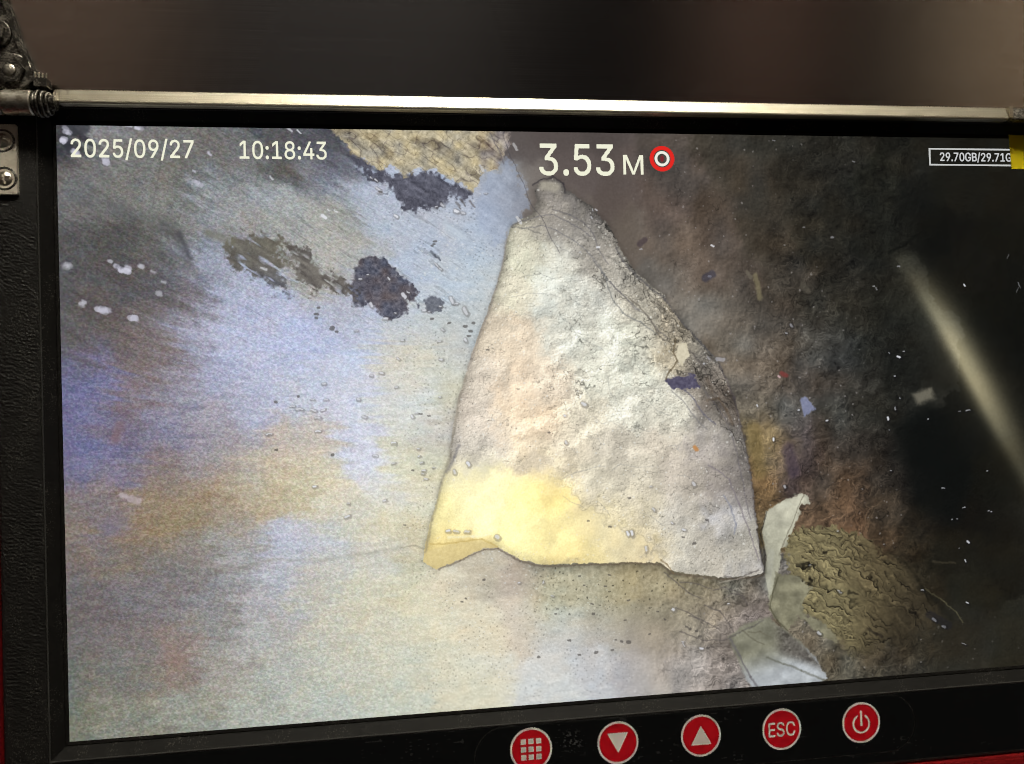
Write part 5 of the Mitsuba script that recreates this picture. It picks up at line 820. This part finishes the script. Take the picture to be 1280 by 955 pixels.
def cell_of(x, y):
    cx = mi.UInt32(dr.clip(x / CELL, 0, NX - 1))
    cy = mi.UInt32(dr.clip((y + CELL / 2) / CELL, 0, NY - 1))
    return cy * NX + cx


class Wash:
    """A soft colour field: every control colour spreads over about 5 mm."""
    R = 13.5

    def __init__(self, text):
        a = table(text)
        self.a = buffer(a)
        r = self.R
        self.s, self.c, self.i = binned(np.c_[a[:, 0] - r, a[:, 1] - r, a[:, 0] + r, a[:, 1] + r])
        dr.eval(self.s, self.c, self.i)

    def __call__(self, x, y):
        cell = cell_of(x, y)
        k0, n = dr.gather(mi.UInt32, self.s, cell), dr.gather(mi.UInt32, self.c, cell)

        def body(k, w, r, g, b):
            o = dr.gather(mi.UInt32, self.i, k0 + k) * 5
            dx, dy = dr.gather(mi.Float, self.a, o) - x, dr.gather(mi.Float, self.a, o + 1) - y
            t = dr.maximum(1 - (dx * dx + dy * dy) / (self.R * self.R), 0.02)
            t2 = t * t
            t = t2 * t2 * t2 * t2 * t2
            return k + 1, w + t, r + t * dr.gather(mi.Float, self.a, o + 2), g + t * dr.gather(mi.Float, self.a, o + 3), b + t * dr.gather(mi.Float, self.a, o + 4)

        z = dr.zeros(mi.Float, 1)
        k, w, r, g, b = dr.while_loop((mi.UInt32(0), mi.Float(1e-20), mi.Float(0), mi.Float(0), mi.Float(0)), lambda k, w, r, g, b: k < n, body, mode='symbolic')
        return mi.Color3f(r / w, g / w, b / w)


class Outlines:
    """Signed distances (mm, negative inside) to closed outlines."""

    def __init__(self, shapes):
        self.at, rows = {}, []
        for name, p in shapes.items():
            p = np.array(p)
            self.at[name] = (len(rows), len(p), p.min(0) - 4, p.max(0) + 4)
            rows.extend(np.c_[p, np.roll(p, 1, 0)].tolist())
        self.a = buffer(np.array(rows))

    def __call__(self, name, x, y):
        o0, n, lo, hi = self.at[name]
        inside = (x > lo[0]) & (x < hi[0]) & (y > lo[1]) & (y < hi[1])
        num = dr.select(inside, mi.UInt32(n), mi.UInt32(0))

        def body(k, d, s):
            o = (k + o0) * 4
            ax, ay, bx, by = (dr.gather(mi.Float, self.a, o + j) for j in range(4))
            ex, ey, wx, wy = bx - ax, by - ay, x - ax, y - ay
            t = dr.clip((wx * ex + wy * ey) / (ex * ex + ey * ey), 0, 1)
            d = dr.minimum(d, dr.square(wx - ex * t) + dr.square(wy - ey * t))
            a, b, c = y >= ay, y < by, ex * wy > ey * wx
            flip = (a & b & c) | (~a & ~b & ~c)
            return k + 1, d, dr.select(flip, -s, s)

        k, d, s = dr.while_loop((mi.UInt32(0), mi.Float(16), mi.Float(1)), lambda k, d, s: k < num, body, mode='symbolic')
        return s * dr.sqrt(d)


class Strokes:
    """Short round strokes laid over each other in order: cracks, glints, bubbles, smears."""

    def __init__(self, text):
        a = table(text)
        self.a = buffer(a)
        m = a[:, 4] + a[:, 5] + 0.5
        self.s, self.c, self.i = binned(np.c_[np.minimum(a[:, 0], a[:, 2]) - m, np.minimum(a[:, 1], a[:, 3]) - m, np.maximum(a[:, 0], a[:, 2]) + m, np.maximum(a[:, 1], a[:, 3]) + m])
        dr.eval(self.s, self.c, self.i)

    def __call__(self, x, y, color):
        cell = cell_of(x, y)
        k0, n = dr.gather(mi.UInt32, self.s, cell), dr.gather(mi.UInt32, self.c, cell)

        def body(k, r, g, b):
            o = dr.gather(mi.UInt32, self.i, k0 + k) * 10
            v = [dr.gather(mi.Float, self.a, o + j) for j in range(10)]
            ex, ey, wx, wy = v[2] - v[0], v[3] - v[1], x - v[0], y - v[1]
            t = dr.clip((wx * ex + wy * ey) / (ex * ex + ey * ey + 1e-6), 0, 1)
            d = dr.sqrt(dr.square(wx - ex * t) + dr.square(wy - ey * t))
            q = dr.clip((v[4] + 0.5 * v[5] - d) / v[5], 0, 1)
            q = q * q * (3 - 2 * q) * v[9]
            return k + 1, r + (v[6] - r) * q, g + (v[7] - g) * q, b + (v[8] - b) * q

        k, r, g, b = dr.while_loop((mi.UInt32(0), mi.Float(color.x), mi.Float(color.y), mi.Float(color.z)), lambda k, r, g, b: k < n, body, mode='symbolic')
        return mi.Color3f(r, g, b)


BEAM_X, BEAM_L = np.polyfit(BEAM[:, 1], BEAM[:, 0], 3).tolist(), np.polyfit(BEAM[:, 1], BEAM[:, 2], 4).tolist()
wash_wall, wash_rock = Wash(WALL), Wash(ROCK)
outline, strokes = Outlines(SHAPES), Strokes(MARKS)
SS = mikit.smoothstep
NZ = mikit.noise


def C(r, g, b):
    return mi.Color3f(r, g, b)


def veins(n, w):
    """1 on the contour line of a noise, 0 away from it."""
    return 1 - SS(0.0, w, dr.abs(n - 0.5))


def dots(x, y, size, seed, share, rad):
    """Round dots, one at most in each cell: 1 inside, 0 outside."""
    u, v = (.83 * x - .56 * y + seed) / size, (.56 * x + .83 * y) / size
    u += .35 * mikit.cell_rand(dr.floor(v), seed, 5)
    i, j = dr.floor(u), dr.floor(v)
    r = rad * (.5 + .5 * mikit.cell_rand(i, j, seed + 2)) / size
    q = dr.sqrt(dr.square(u - i - .3 - .4 * mikit.cell_rand(i, j, seed)) + dr.square(v - j - .3 - .4 * mikit.cell_rand(i, j, seed + 1)))
    return dr.select(mikit.cell_rand(i, j, seed + 3) < share, 1 - SS(r * .5, r * 1.3, q), 0)


def tone(c, k):
    """Less (k < 1) or more colour at the same lightness."""
    g = .3 * c.x + .59 * c.y + .11 * c.z
    return C(g + (c.x - g) * k, g + (c.y - g) * k, g + (c.z - g) * k)


def steps(n, k):
    """A noise cut into k flakes that overlap like scales."""
    t = n * k
    i = dr.floor(t)
    return (i + SS(0.0, .28, t - i)) / k


def picture(x, y):
    """Display colour 0..255 at x, y millimetres from the lower left corner of the screen."""
    x, y = mi.Float(x), mi.Float(y)
    # small warps that roughen every outline
    n1, n2 = NZ(x * 0.55, y * 0.55, 3), NZ(x * 0.55, y * 0.55, 9)
    m1, m2 = NZ(x * 1.7, y * 1.7, 5), NZ(x * 1.7, y * 1.7, 11)
    f1, f2 = NZ(x * 4.1, y * 4.1, 7), NZ(x * 4.1, y * 4.1, 13)
    b1, b2 = NZ(x * 0.16, y * 0.16, 21), NZ(x * 0.16, y * 0.16, 25)
    slope = SS(50.0, 90.0, y - 0.15 * x) * .5 + .08                # which way the film on the wall has run
    run = (NZ(x * .10 + y * slope * .10, (y + slope * x) * .75, 14) - .5) * 6 + (NZ(x * .3, (y + slope * x) * 1.9, 15) - .5) * 2.6
    run *= 1 - SS(76.0, 90.0, x)
    wx = x + (b1 - .5) * 3.2 + (n1 - .5) * 2.2 + (m1 - .5) * 0.9 + run
    wy = y + (b2 - .5) * 3.2 + (n2 - .5) * 1.6 + (m2 - .5) * 0.9 - run * slope
    jx, jy = x + (n1 - .5) * 0.30 + (m1 - .5) * 0.22 + (f1 - .5) * .10, y + (n2 - .5) * 0.30 + (m2 - .5) * 0.22 + (f2 - .5) * .10
    c = wash_wall(wx, wy)
    left = 1 - SS(40.0, 92.0, x)
    low = 1 - SS(20.0, 60.0, y)
    wall = 1 - SS(96.0, 112.0, x - 0.25 * (60 - y))            # the lit pipe wall, left
    mud = SS(112.0, 135.0, x)
    c = tone(c, .66 - .05 * wall * (1 - left) - .08 * wall * left)
    c = c * mikit.mix((1.05, 1.0, .91), (1, 1, 1), wall + .001)
    hot = dr.exp(-(dr.square((x - 80.0) / 46.0) + dr.square((y - 42.0) / 44.0)))
    c = c * (.96 + .14 * hot + .10 * wall - .10 * wall * left * low)
    lum = (c.x + c.y + c.z) / 765.0
    # the wall: slanting scrape marks above, level streaks below
    sx, sy = 0.83 * x - 0.56 * y, 0.56 * x + 0.83 * y
    s1 = NZ(sx * 0.16, sy * 1.3, 31) * 0.6 + NZ(sx * 0.45, sy * 2.9, 33) * 0.4
    up = SS(55.0, 85.0, y - 0.15 * x) * (1 - SS(75.0, 92.0, x))
    c += C(1, 1, .95) * ((s1 - .5) * 20 * up)
    dark_s = SS(.63, .76, s1) * SS(.45, .62, NZ(x * .12, y * .12, 35)) * up
    c = c * (1 - .13 * dark_s)
    h1 = NZ(x * 0.28 + y * .12, y * 1.25 - x * .1, 41) * .5 + NZ(x * .6, y * 2.4, 43) * .5
    lev = wall * (1 - up)
    c += C(1, .97, .9) * ((h1 - .5) * 20 * lev)
    # blotches of rust and violet in the film on the wall
    hue = NZ(x * .24, y * .3, 45) - .5
    hue2 = NZ(x * .5, y * .7, 47) - .5
    c += C(10, -1, -11) * ((hue + hue2 * .8) * .5 * wall)
    # sensor grain: little worms, stronger on the left
    g1, g2 = NZ(x * 2.3 + y * .5, y * 3.3, 51), NZ(x * 4.2, y * 5.5 + x, 53)
    worms = (g1 * .55 + g2 * .45 - .5) + .5 * (SS(0.0, .1, dr.abs(g1 - .5)) - .75) * .35
    c += C(1, 1, 1) * (worms * (28 + 28 * left) * wall * dr.minimum(lum * 1.8, 1))
    ck = C(NZ(x * 2.2, y * 2.2, 55), NZ(x * 2.2, y * 2.2, 56), NZ(x * 2.2, y * 2.2, 57)) - .5
    c += ck * (8 * wall * left)
    # pits and grit on the wall near the rock
    near = SS(55.0, 75.0, x) * wall
    pit = dots(jx, jy, .9, 61, .5, .22) * SS(.45, .65, NZ(x * .3, y * .3, 62)) * near
    c = c * (1 - .16 * pit)
    glint = dr.maximum(dots(x, jy * 1.5, 1.5, 63, .34, .26), dots(x + 5, jy * 1.3, 2.3, 66, .22, .36)) * near * SS(.3, .6, NZ(x * .2, y * .2, 64))
    c += (C(232, 234, 232) - c) * (.42 * glint)
    # mud on the right: fine gravelly relief
    mx, my = x + (n1 - .5) * 2.4 + (m1 - .5) * .8, y + (n2 - .5) * 2.4 + (m2 - .5) * .8
    l1, l2 = (steps(NZ(mx * .30 + e, my * .34 - e, 68), 5) * .6 + steps(NZ(mx * .75 + e * 2, my * .75 - e * 2, 69), 4) * .4 for e in (0.0, .06))
    r1 = NZ(x * .55, y * .55, 71) * .4 + NZ(x * 1.2, y * 1.2, 72) * .35 + NZ(x * 2.5, y * 2.5, 73) * .25
    r1s = NZ((x - .35) * .55, (y + .35) * .55, 71) * .4 + NZ((x - .35) * 1.2, (y + .35) * 1.2, 72) * .35 + NZ((x - .35) * 2.5, (y + .35) * 2.5, 73) * .25
    c = c * (1 + (dr.clip((l1 - l2) * 3.0, -.42, .40) * SS(128.0, 156.0, x - (y - 60) * .25) + dr.clip((r1 - r1s) * .4, -.15, .2) + (r1 - .5) * .16 + (NZ(x * .3, y * .3, 74) - .5) * .35 + .20 - .16 * SS(140.0, 165.0, x)) * mud * (1 - .75 * SS(182.0, 196.0, x)))
    c += C(8, -1, -9) * ((NZ(x * .22, y * .22, 75) - .5) * .9 * mud * dr.minimum(lum * 3, 1))
    c = c * (1 - .22 * veins(NZ(x * .6 + (m1 - .5) * .6, y * .6 + (m2 - .5) * .6, 77), .03) * mud * SS(.45, .6, NZ(x * .2, y * .2, 78)))
    mglint = dr.maximum(dots(jx, jy, 2.2, 79, .10, .3), dots(jx, jy, 1.3, 83, .10, .16)) * mud * SS(.1, .2, lum)
    c += (C(165, 160, 158) - c) * (.5 * mglint)
    # sediment in front of the rock: speckled
    sed = SS(90.0, 100.0, x) * (1 - SS(150.0, 158.0, x)) * (1 - SS(34.0, 40.0, y)) * SS(10.0, 22.0, y - .06 * (x - 90))
    c = c * (1 - C(.05, .02, .07) * sed)
    c += C(1, .97, .92) * (((r1 - r1s) * 26 + (m1 - .5) * 22 + (f1 - .5) * 14) * sed)
    c = c * (1 - .42 * dr.maximum(dots(jx, jy, 1.7, 87, .28, .26), dots(jx, jy, 1.0, 84, .22, .17)) * sed * SS(.4, .6, NZ(x * .25, y * .25, 82)))

    def lay(c, name, color, rough=.35, soft=.25, alpha=1.0):
        d = outline(name, jx, jy) + ((n1 - .5) * .9 + (m1 - .5) * .8 + (f1 - .5) * .3) * rough
        return mikit.mix(c, color, (1 - SS(-soft, soft, d)) * alpha), d

    # crusts and stains on the wall
    streak = NZ(sx * .35 + sy * .1, sy * 1.5, 91) - .5
    fine = (m1 - .5) * 30 + (f2 - .5) * 26
    pink = SS(84.0, 94.0, x + (n1 - .5) * 6)
    och = mikit.mix(C(184, 174, 148), C(168, 156, 144), pink) + C(1, .97, .9) * (streak * 30 + fine * 1.1 + (n2 - .5) * 26) + C(8, 3, -9) * ((n2 - .5) * 2) - C(34, 34, 30) * SS(.56, .75, NZ(sx * .25, sy * .8, 93)) - C(40, 40, 30) * veins(NZ(sx * .4, sy * 1.0, 94), .06)
    och = och * (1 - .2 * veins(NZ(sx * .9, sy * 1.1, 92), .035))
    c, _ = lay(c, 'wedge', C(158, 170, 192) + C(1, 1, 1) * (fine * .5 + (n2 - .5) * 22 + (s1 - .5) * 24), 1.4, .7, .6)
    c, _ = lay(c, 'crust', C(78, 78, 90) + C(1, 1, 1.05) * (fine * .9 + streak * 30), 1.8, .6, .88)
    c, _ = lay(c, 'ochre', och, 1.1, .4)
    blot = C(86, 83, 92) + C(1, .97, .95) * (fine * 1.2) + C(9, 2, -5) * ((n1 - .5) * 2.2)
    c, _ = lay(c, 'blot', blot, 1.2, .45, .92)
    c, _ = lay(c, 'dot', C(92, 95, 106) + C(1, 1, 1) * fine, 1.0, .3, .8)
    c, _ = lay(c, 'smear', mikit.mix(C(90, 85, 73), C(76, 75, 78), SS(97.0, 91.0, y)) + C(1, 1, .9) * (streak * 40 + fine * .5), 2.6, 1.0, .8 * SS(.0, .36, streak + .5 + (n2 - .5) * .5))
    c, _ = lay(c, 'tail', C(96, 91, 86) + C(1, 1, .9) * (streak * 60 + fine * .5), 3.0, 1.0, .9 * SS(.02, .34, streak + .5))
    c, d = lay(c, 'hole', C(11, 14, 13), .5, 2.6, .7)
    # the layered boulder behind, right
    lg = mikit.mix(mikit.mix(C(124, 116, 90), C(92, 83, 64), SS(164.0, 176.0, x)), C(56, 50, 40), SS(176.0, 190.0, x + (24 - y) * .5))
    ta, tb = (.86 * x - .5 * y) + (n1 - .5) * 2.5 + (m1 - .5) * .8, (.5 * x + .86 * y) + (n2 - .5) * 2.5 + (m2 - .5) * .8
    st, st2 = (steps(NZ(ta * .16, tb * .50 + e, 95), 6) * .6 + steps(NZ(ta * .4, tb * 1.1 + e * 2, 96), 4) * .4 for e in (0.0, .08))
    lg = lg * (1.04 + dr.clip((st - st2) * 2.0, -.4, .3) + (m1 - .5) * .16 + (f1 - .5) * .10)
    lg = lg * C(.97, .965, .91)
    t1 = (tb + (NZ(ta * .14, tb * .3, 132) - .5) * 4.0) / 2.1
    t3 = (tb + .35 * ta + (NZ(ta * .3 + 7, tb * .5, 133) - .5) * 3.0) / 1.25
    t1, t3 = t1 - dr.floor(t1), t3 - dr.floor(t3)
    g1_, g3_ = SS(.30, .5, NZ(ta * .22, tb * .4, 134)), SS(.42, .6, NZ(ta * .35, tb * .6, 135))
    lg = lg * (1 + g1_ * (.34 * t1 - .16 - .58 * (1 - SS(.03, .2, t1)))) * (1 + g3_ * (.2 * t3 - .1 - .4 * (1 - SS(.04, .25, t3))))
    c, d = lay(c, 'ledge', lg, 2.2, .5 + 1.8 * SS(166.0, 180.0, x + (22 - y) * .6), .95)
    # pale flakes standing in the mud
    fl = mikit.mix(C(150, 149, 132), C(178, 176, 158), SS(28.0, 44.0, y)) + C(1, 1, .9) * (fine * .35)
    fl = fl * (1.0 + .12 * SS(1.2, .0, outline('flake', x, y) + 1.4 + (x - 160.0) * .1) + (n1 - .5) * .25)
    c, d = lay(c, 'flake', fl, .7, .22)
    c, d = lay(c, 'flap', mikit.mix(C(131, 128, 106), C(112, 105, 84), SS(160.0, 172.0, x)) * (1 + (n2 - .5) * .35) + C(1, 1, .9) * (fine * .5), .9, .3)
    pl = mikit.mix(C(128, 127, 110), C(176, 181, 184), SS(11.0, 3.0, y + (155 - x) * .25)) + C(1, 1, 1) * (fine * .35)
    c, d = lay(c, 'plate', pl * (1 + (n1 - .5) * .25), .6, .4)
    dk = SS(.3, -.6, outline('plate', x, y)) * SS(-1.2, 1.6, (x - 148.5) * .42 + (y - 8.2))
    c = mikit.mix(c, C(94, 90, 84) + C(1, 1, .95) * (fine * .9 + (r1 - r1s) * 90), dk * SS(149.0, 153.5, x) * .9)
    c, _ = lay(c, 'shard', C(132, 138, 168) + C(1, 1, 1) * fine * .4, .3, .25, .85)
    c, _ = lay(c, 'slab', C(118, 114, 100), .3, .8, .8)
    # a blurred reflection running down the dark side
    uc, lev_ = mi.Float(0), mi.Float(0)
    for q in BEAM_X:
        uc = uc * y + q
    for q in BEAM_L:
        lev_ = lev_ * y + q
    bd = (x - uc) * .86
    bl = dr.clip(lev_, 0, 1) * SS(100.5, 96.0, y)
    prof = dr.select(bd < 0, dr.exp(-dr.square(bd / 2.2)), dr.exp(-dr.square(bd / 4.2))) * .85 + .15 * dr.exp(-dr.square(bd / 8.0))
    c = c + C(150, 142, 114) * (prof * bl)
    # the big rock: soft shadow on what is behind, then its face
    d0 = outline('rock', jx, jy)
    dr_ = d0 + (m1 - .5) * .35
    c = c * (1 - .22 * (1 - SS(0.0, 3.2, dr_)) * SS(88.0, 98.0, x) * (1 - SS(34.0, 38.0, y)) - .10 * (1 - SS(0.0, 1.2, dr_)))
    k = 1.05 * wash_rock(x + (n1 - .5) * 2.2 + (m1 - .5), y + (n2 - .5) * 2.2 + (m2 - .5))
    k = tone(k, mikit.mix((.68, 0, 0), (.80 - .3 * SS(104.0, 120.0, x), 0, 0), 1 - SS(-1.0, 1.5, outline('yellow', x, y))).x) * (1.0 - .16 * SS(-2.6, .0, dr_) * (1 - SS(96.0, 118.0, x)))
    crusty = SS(50.0, 70.0, y + (n1 - .5) * 10) * SS(99.0, 106.0, x + (80 - y) * .2)
    side = SS(-1.0, 4.0, (x - 121.0) + (y - 87.0) * .60)         # the narrow flank on the right
    px, py = x + (n1 - .5) * 2.0 + (m1 - .5) * .9 + (f1 - .5) * .3, y + (n2 - .5) * 2.0 + (m2 - .5) * .9 + (f2 - .5) * .3
    ux, uy = .62 * px - .78 * py, .78 * px + .62 * py             # along and across the flank

    def skin(e):
        face = steps(NZ(px * .26 - e, py * .42 + e, 101), 6) * .45 + steps(NZ(px * .62 - e * 2, py * .85 + e * 2, 102), 4) * .30
        flank = steps(NZ(ux * .13, uy * .62 + e * 1.2, 103), 5) * .55 + steps(NZ(ux * .45, uy * 1.3 + e * 2, 104), 4) * .35
        grit = NZ((x - e * 2) * 1.9, (y + e * 2) * 2.2, 119) * .12 + NZ((x - e * 2) * 3.7, (y + e * 2) * 4.2, 120) * .10
        return mi.Float(face * (.35 + .65 * crusty) * (1 - side) + flank * side + grit)

    relief = dr.clip((skin(0.0) - skin(.07)) * 3.2, -.75, .55)
    dy_ = outline('yellow', jx, jy) + (n1 - .5) * 3.4 + (m1 - .5) * 1.3
    yel = 1 - SS(-1.6, 1.8, dy_)
    k = mikit.mix(k, tone(k, .45) * C(1.0, .99, .97), SS(6.0, 2.0, dy_) * (1 - yel) * .7)
    k = k * (1 - .10 * veins(dr.clip(dy_ * .35 + .5, 0, 1), .2) * SS(98.0, 106.0, x))
    w1, w2 = (NZ((px - e) * .17, (py + e) * .22, 140) * .65 + NZ((px - e) * .36, (py + e) * .45, 141) * .35 for e in (0.0, .9))
    k = k * (1 + dr.clip((w1 - w2) * .6, -.13, .10) * (1 - .5 * yel))
    k = k * C(1.045, 1.02, .965) * (1 - .13 * side)
    k = k * (1 + relief * (.34 + .10 * crusty + .26 * side) * (1 - .75 * yel) + (f1 - .5) * .06)
    k = k * (1 - .44 * veins(NZ(x * .40 + (m1 - .5) * .8, y * .70 + (m2 - .5) * .8, 105), .04) * crusty * SS(.35, .55, NZ(x * .2, y * .2, 106)))
    k = k * (1 - .20 * veins(NZ(x * .95 + (m2 - .5) * .8, y * 1.4 + (m1 - .5) * .8, 109), .045) * crusty * SS(.35, .6, NZ(x * .25, y * .25, 110)))
    k = k * (1 - .22 * veins(NZ(x * 1.1 + (f1 - .5) * .4, y * 1.3, 107), .04) * SS(.4, .6, NZ(x * .3, y * .3, 108)) * (1 - yel))
    lay2 = NZ((.62 * x - .78 * y) * .18, (.78 * x + .62 * y) * 1.15, 111)
    tt = (uy + (NZ(ux * .10, uy * .2, 130) - .5) * 5 + (n1 - .5) * 1.4) / 2.3
    tf = tt - dr.floor(tt)
    scale = SS(.32, .58, NZ(ux * .16, uy * .45, 131)) * side
    k = k * (1 + scale * (.20 * tf - .08 - .42 * (1 - SS(.02, .16, tf))))
    k = k * (1 - .2 * veins(lay2, .05) * side + (lay2 - .5) * .24 * side)
    rg = dr.maximum(dots(jx, jy, 2.0, 113, .14, .32), dots(jx, jy, 1.1, 118, .2, .2)) * (1 - .5 * yel)
    k += (C(240, 240, 232) - k) * (.5 * rg)
    k = k * (1 - .3 * dots(jx, jy, 1.2, 125, .22, .16) * (1 - yel))
    # the wet yellow crust along its foot
    k += C(8, 6, 2) * (yel * (NZ(x * .35, y * .35, 117) - .4) * 2)
    fold = 1 - SS(-.4, .5, outline('foldy', jx, jy))
    k = mikit.mix(k, C(220, 202, 146) + C(1, 1, .8) * (fine * .4), fold * .75)
    k = mikit.mix(k, k * .62, SS(-1.0, .0, dr_) * SS(70.0, 84.0, y) * .5)
    c = mikit.mix(c, k, 1 - SS(-.16, .16, dr_))
    c, _ = lay(c, 'chip', C(88, 84, 104) + C(1, 1, 1) * fine * .8, 1.0, .25)
    c, _ = lay(c, 'shell', C(212, 203, 178) + C(1, 1, 1) * fine * .4, .2, .2)
    c = strokes(jx, jy, c)
    # overall grain of the camera in the pipe
    gr = NZ(x * 2.6, y * 2.6, 121) * .5 + NZ(x * 5.0, y * 5.0, 123) * .5 - .5
    c += C(1, 1, 1) * (gr * (5 + 9 * dr.minimum((c.x + c.y + c.z) / 500.0, 1)))
    return c


def to_light(c):
    """Display colour 0..255 -> radiance."""
    c = dr.clip(c / 255.0, 0.0, 1.0)
    return dr.select(c < 0.04045, c / 12.92, dr.power((dr.maximum(c, 0.001) + 0.055) / 1.055, 2.4))



def screen_light(p, n, uv):
    return to_light(picture(p.x * 1000.0, p.z * 1000.0))


SCR = MON + '__screen'
scene[SCR] = {'type': 'rectangle', 'to_world': T().translate([W / 2 * MM, 0, H / 2 * MM]) @ T().rotate([1, 0, 0], 90) @ T().scale([W / 2 * MM, H / 2 * MM, 1]),
              'bsdf': {'type': 'ref', 'id': 'mat_glass'}, 'emitter': {'type': 'area', 'radiance': mikit.proc(screen_light), 'sampling_weight': .5}}
tag(SCR, 'lit screen showing a pale wedge of rock in a dirty pipe')
put('screen_backing', trimesh.creation.box([W + .4, 1.2, H + .4], trimesh.transformations.translation_matrix([W / 2, .65, H / 2])), 'mat_panel_black', MON, smooth=False)


def lit(name, mesh, c, label=None):
    k = put(name, mesh, 'mat_glass', SCR, smooth=False, emitter={'type': 'area', 'radiance': rgb(*srgb(*c)), 'sampling_weight': .01})
    if label:
        tag(k, label)


PALE = (240, 240, 216)
lit('date_text', words('2025/09/27', 2.75, 26.8, 118.5, 3.7, fat=.03), PALE, 'date in white letters reading 2025/09/27')
lit('time_text', words('10:18:43', 36.0, 53.9, 118.5, 3.7, fat=.03), PALE, 'time in white letters reading 10:18:43')
lit('distance_text', words('3.53', 99.6, 116.6, 115.55, 6.8, fat=.07), PALE, 'large white distance reading 3.53')
lit('unit_text', words('M', 118.6, 123.2, 115.75, 4.35), PALE, 'white letter M for metres')
rx, rz = 127.6, 119.35
lit('record_ring', up(disc(rx, rz, 2.85).difference(disc(rx, rz, 1.98)), -.13, -.03), (226, 40, 34), 'red record ring')
lit('record_letter', up(disc(rx, rz, 1.70).difference(disc(rx, rz, 1.12)), -.13, -.03), (240, 238, 226), 'white ring inside the red record ring')
lit('record_dot', up(shapely.affinity.scale(disc(rx, rz, .62), .7, 1.1), -.13, -.03), (120, 44, 48))
fr = sbox(192.6, 118.55, 228, 122.5).buffer(.0)
lit('storage_frame', up(sbox(192.6, 118.4, 222.0, 122.5).difference(sbox(192.98, 118.75, 222.0, 122.15)), -.13, -.03), (196, 198, 196), 'thin pale frame round the storage reading')
lit('storage_text', words('29.70GB/29.71GB', 195.4, 215.4, 119.5, 1.95, fat=.025), (206, 208, 208), 'small pale storage reading 29.70GB/29.71GB')
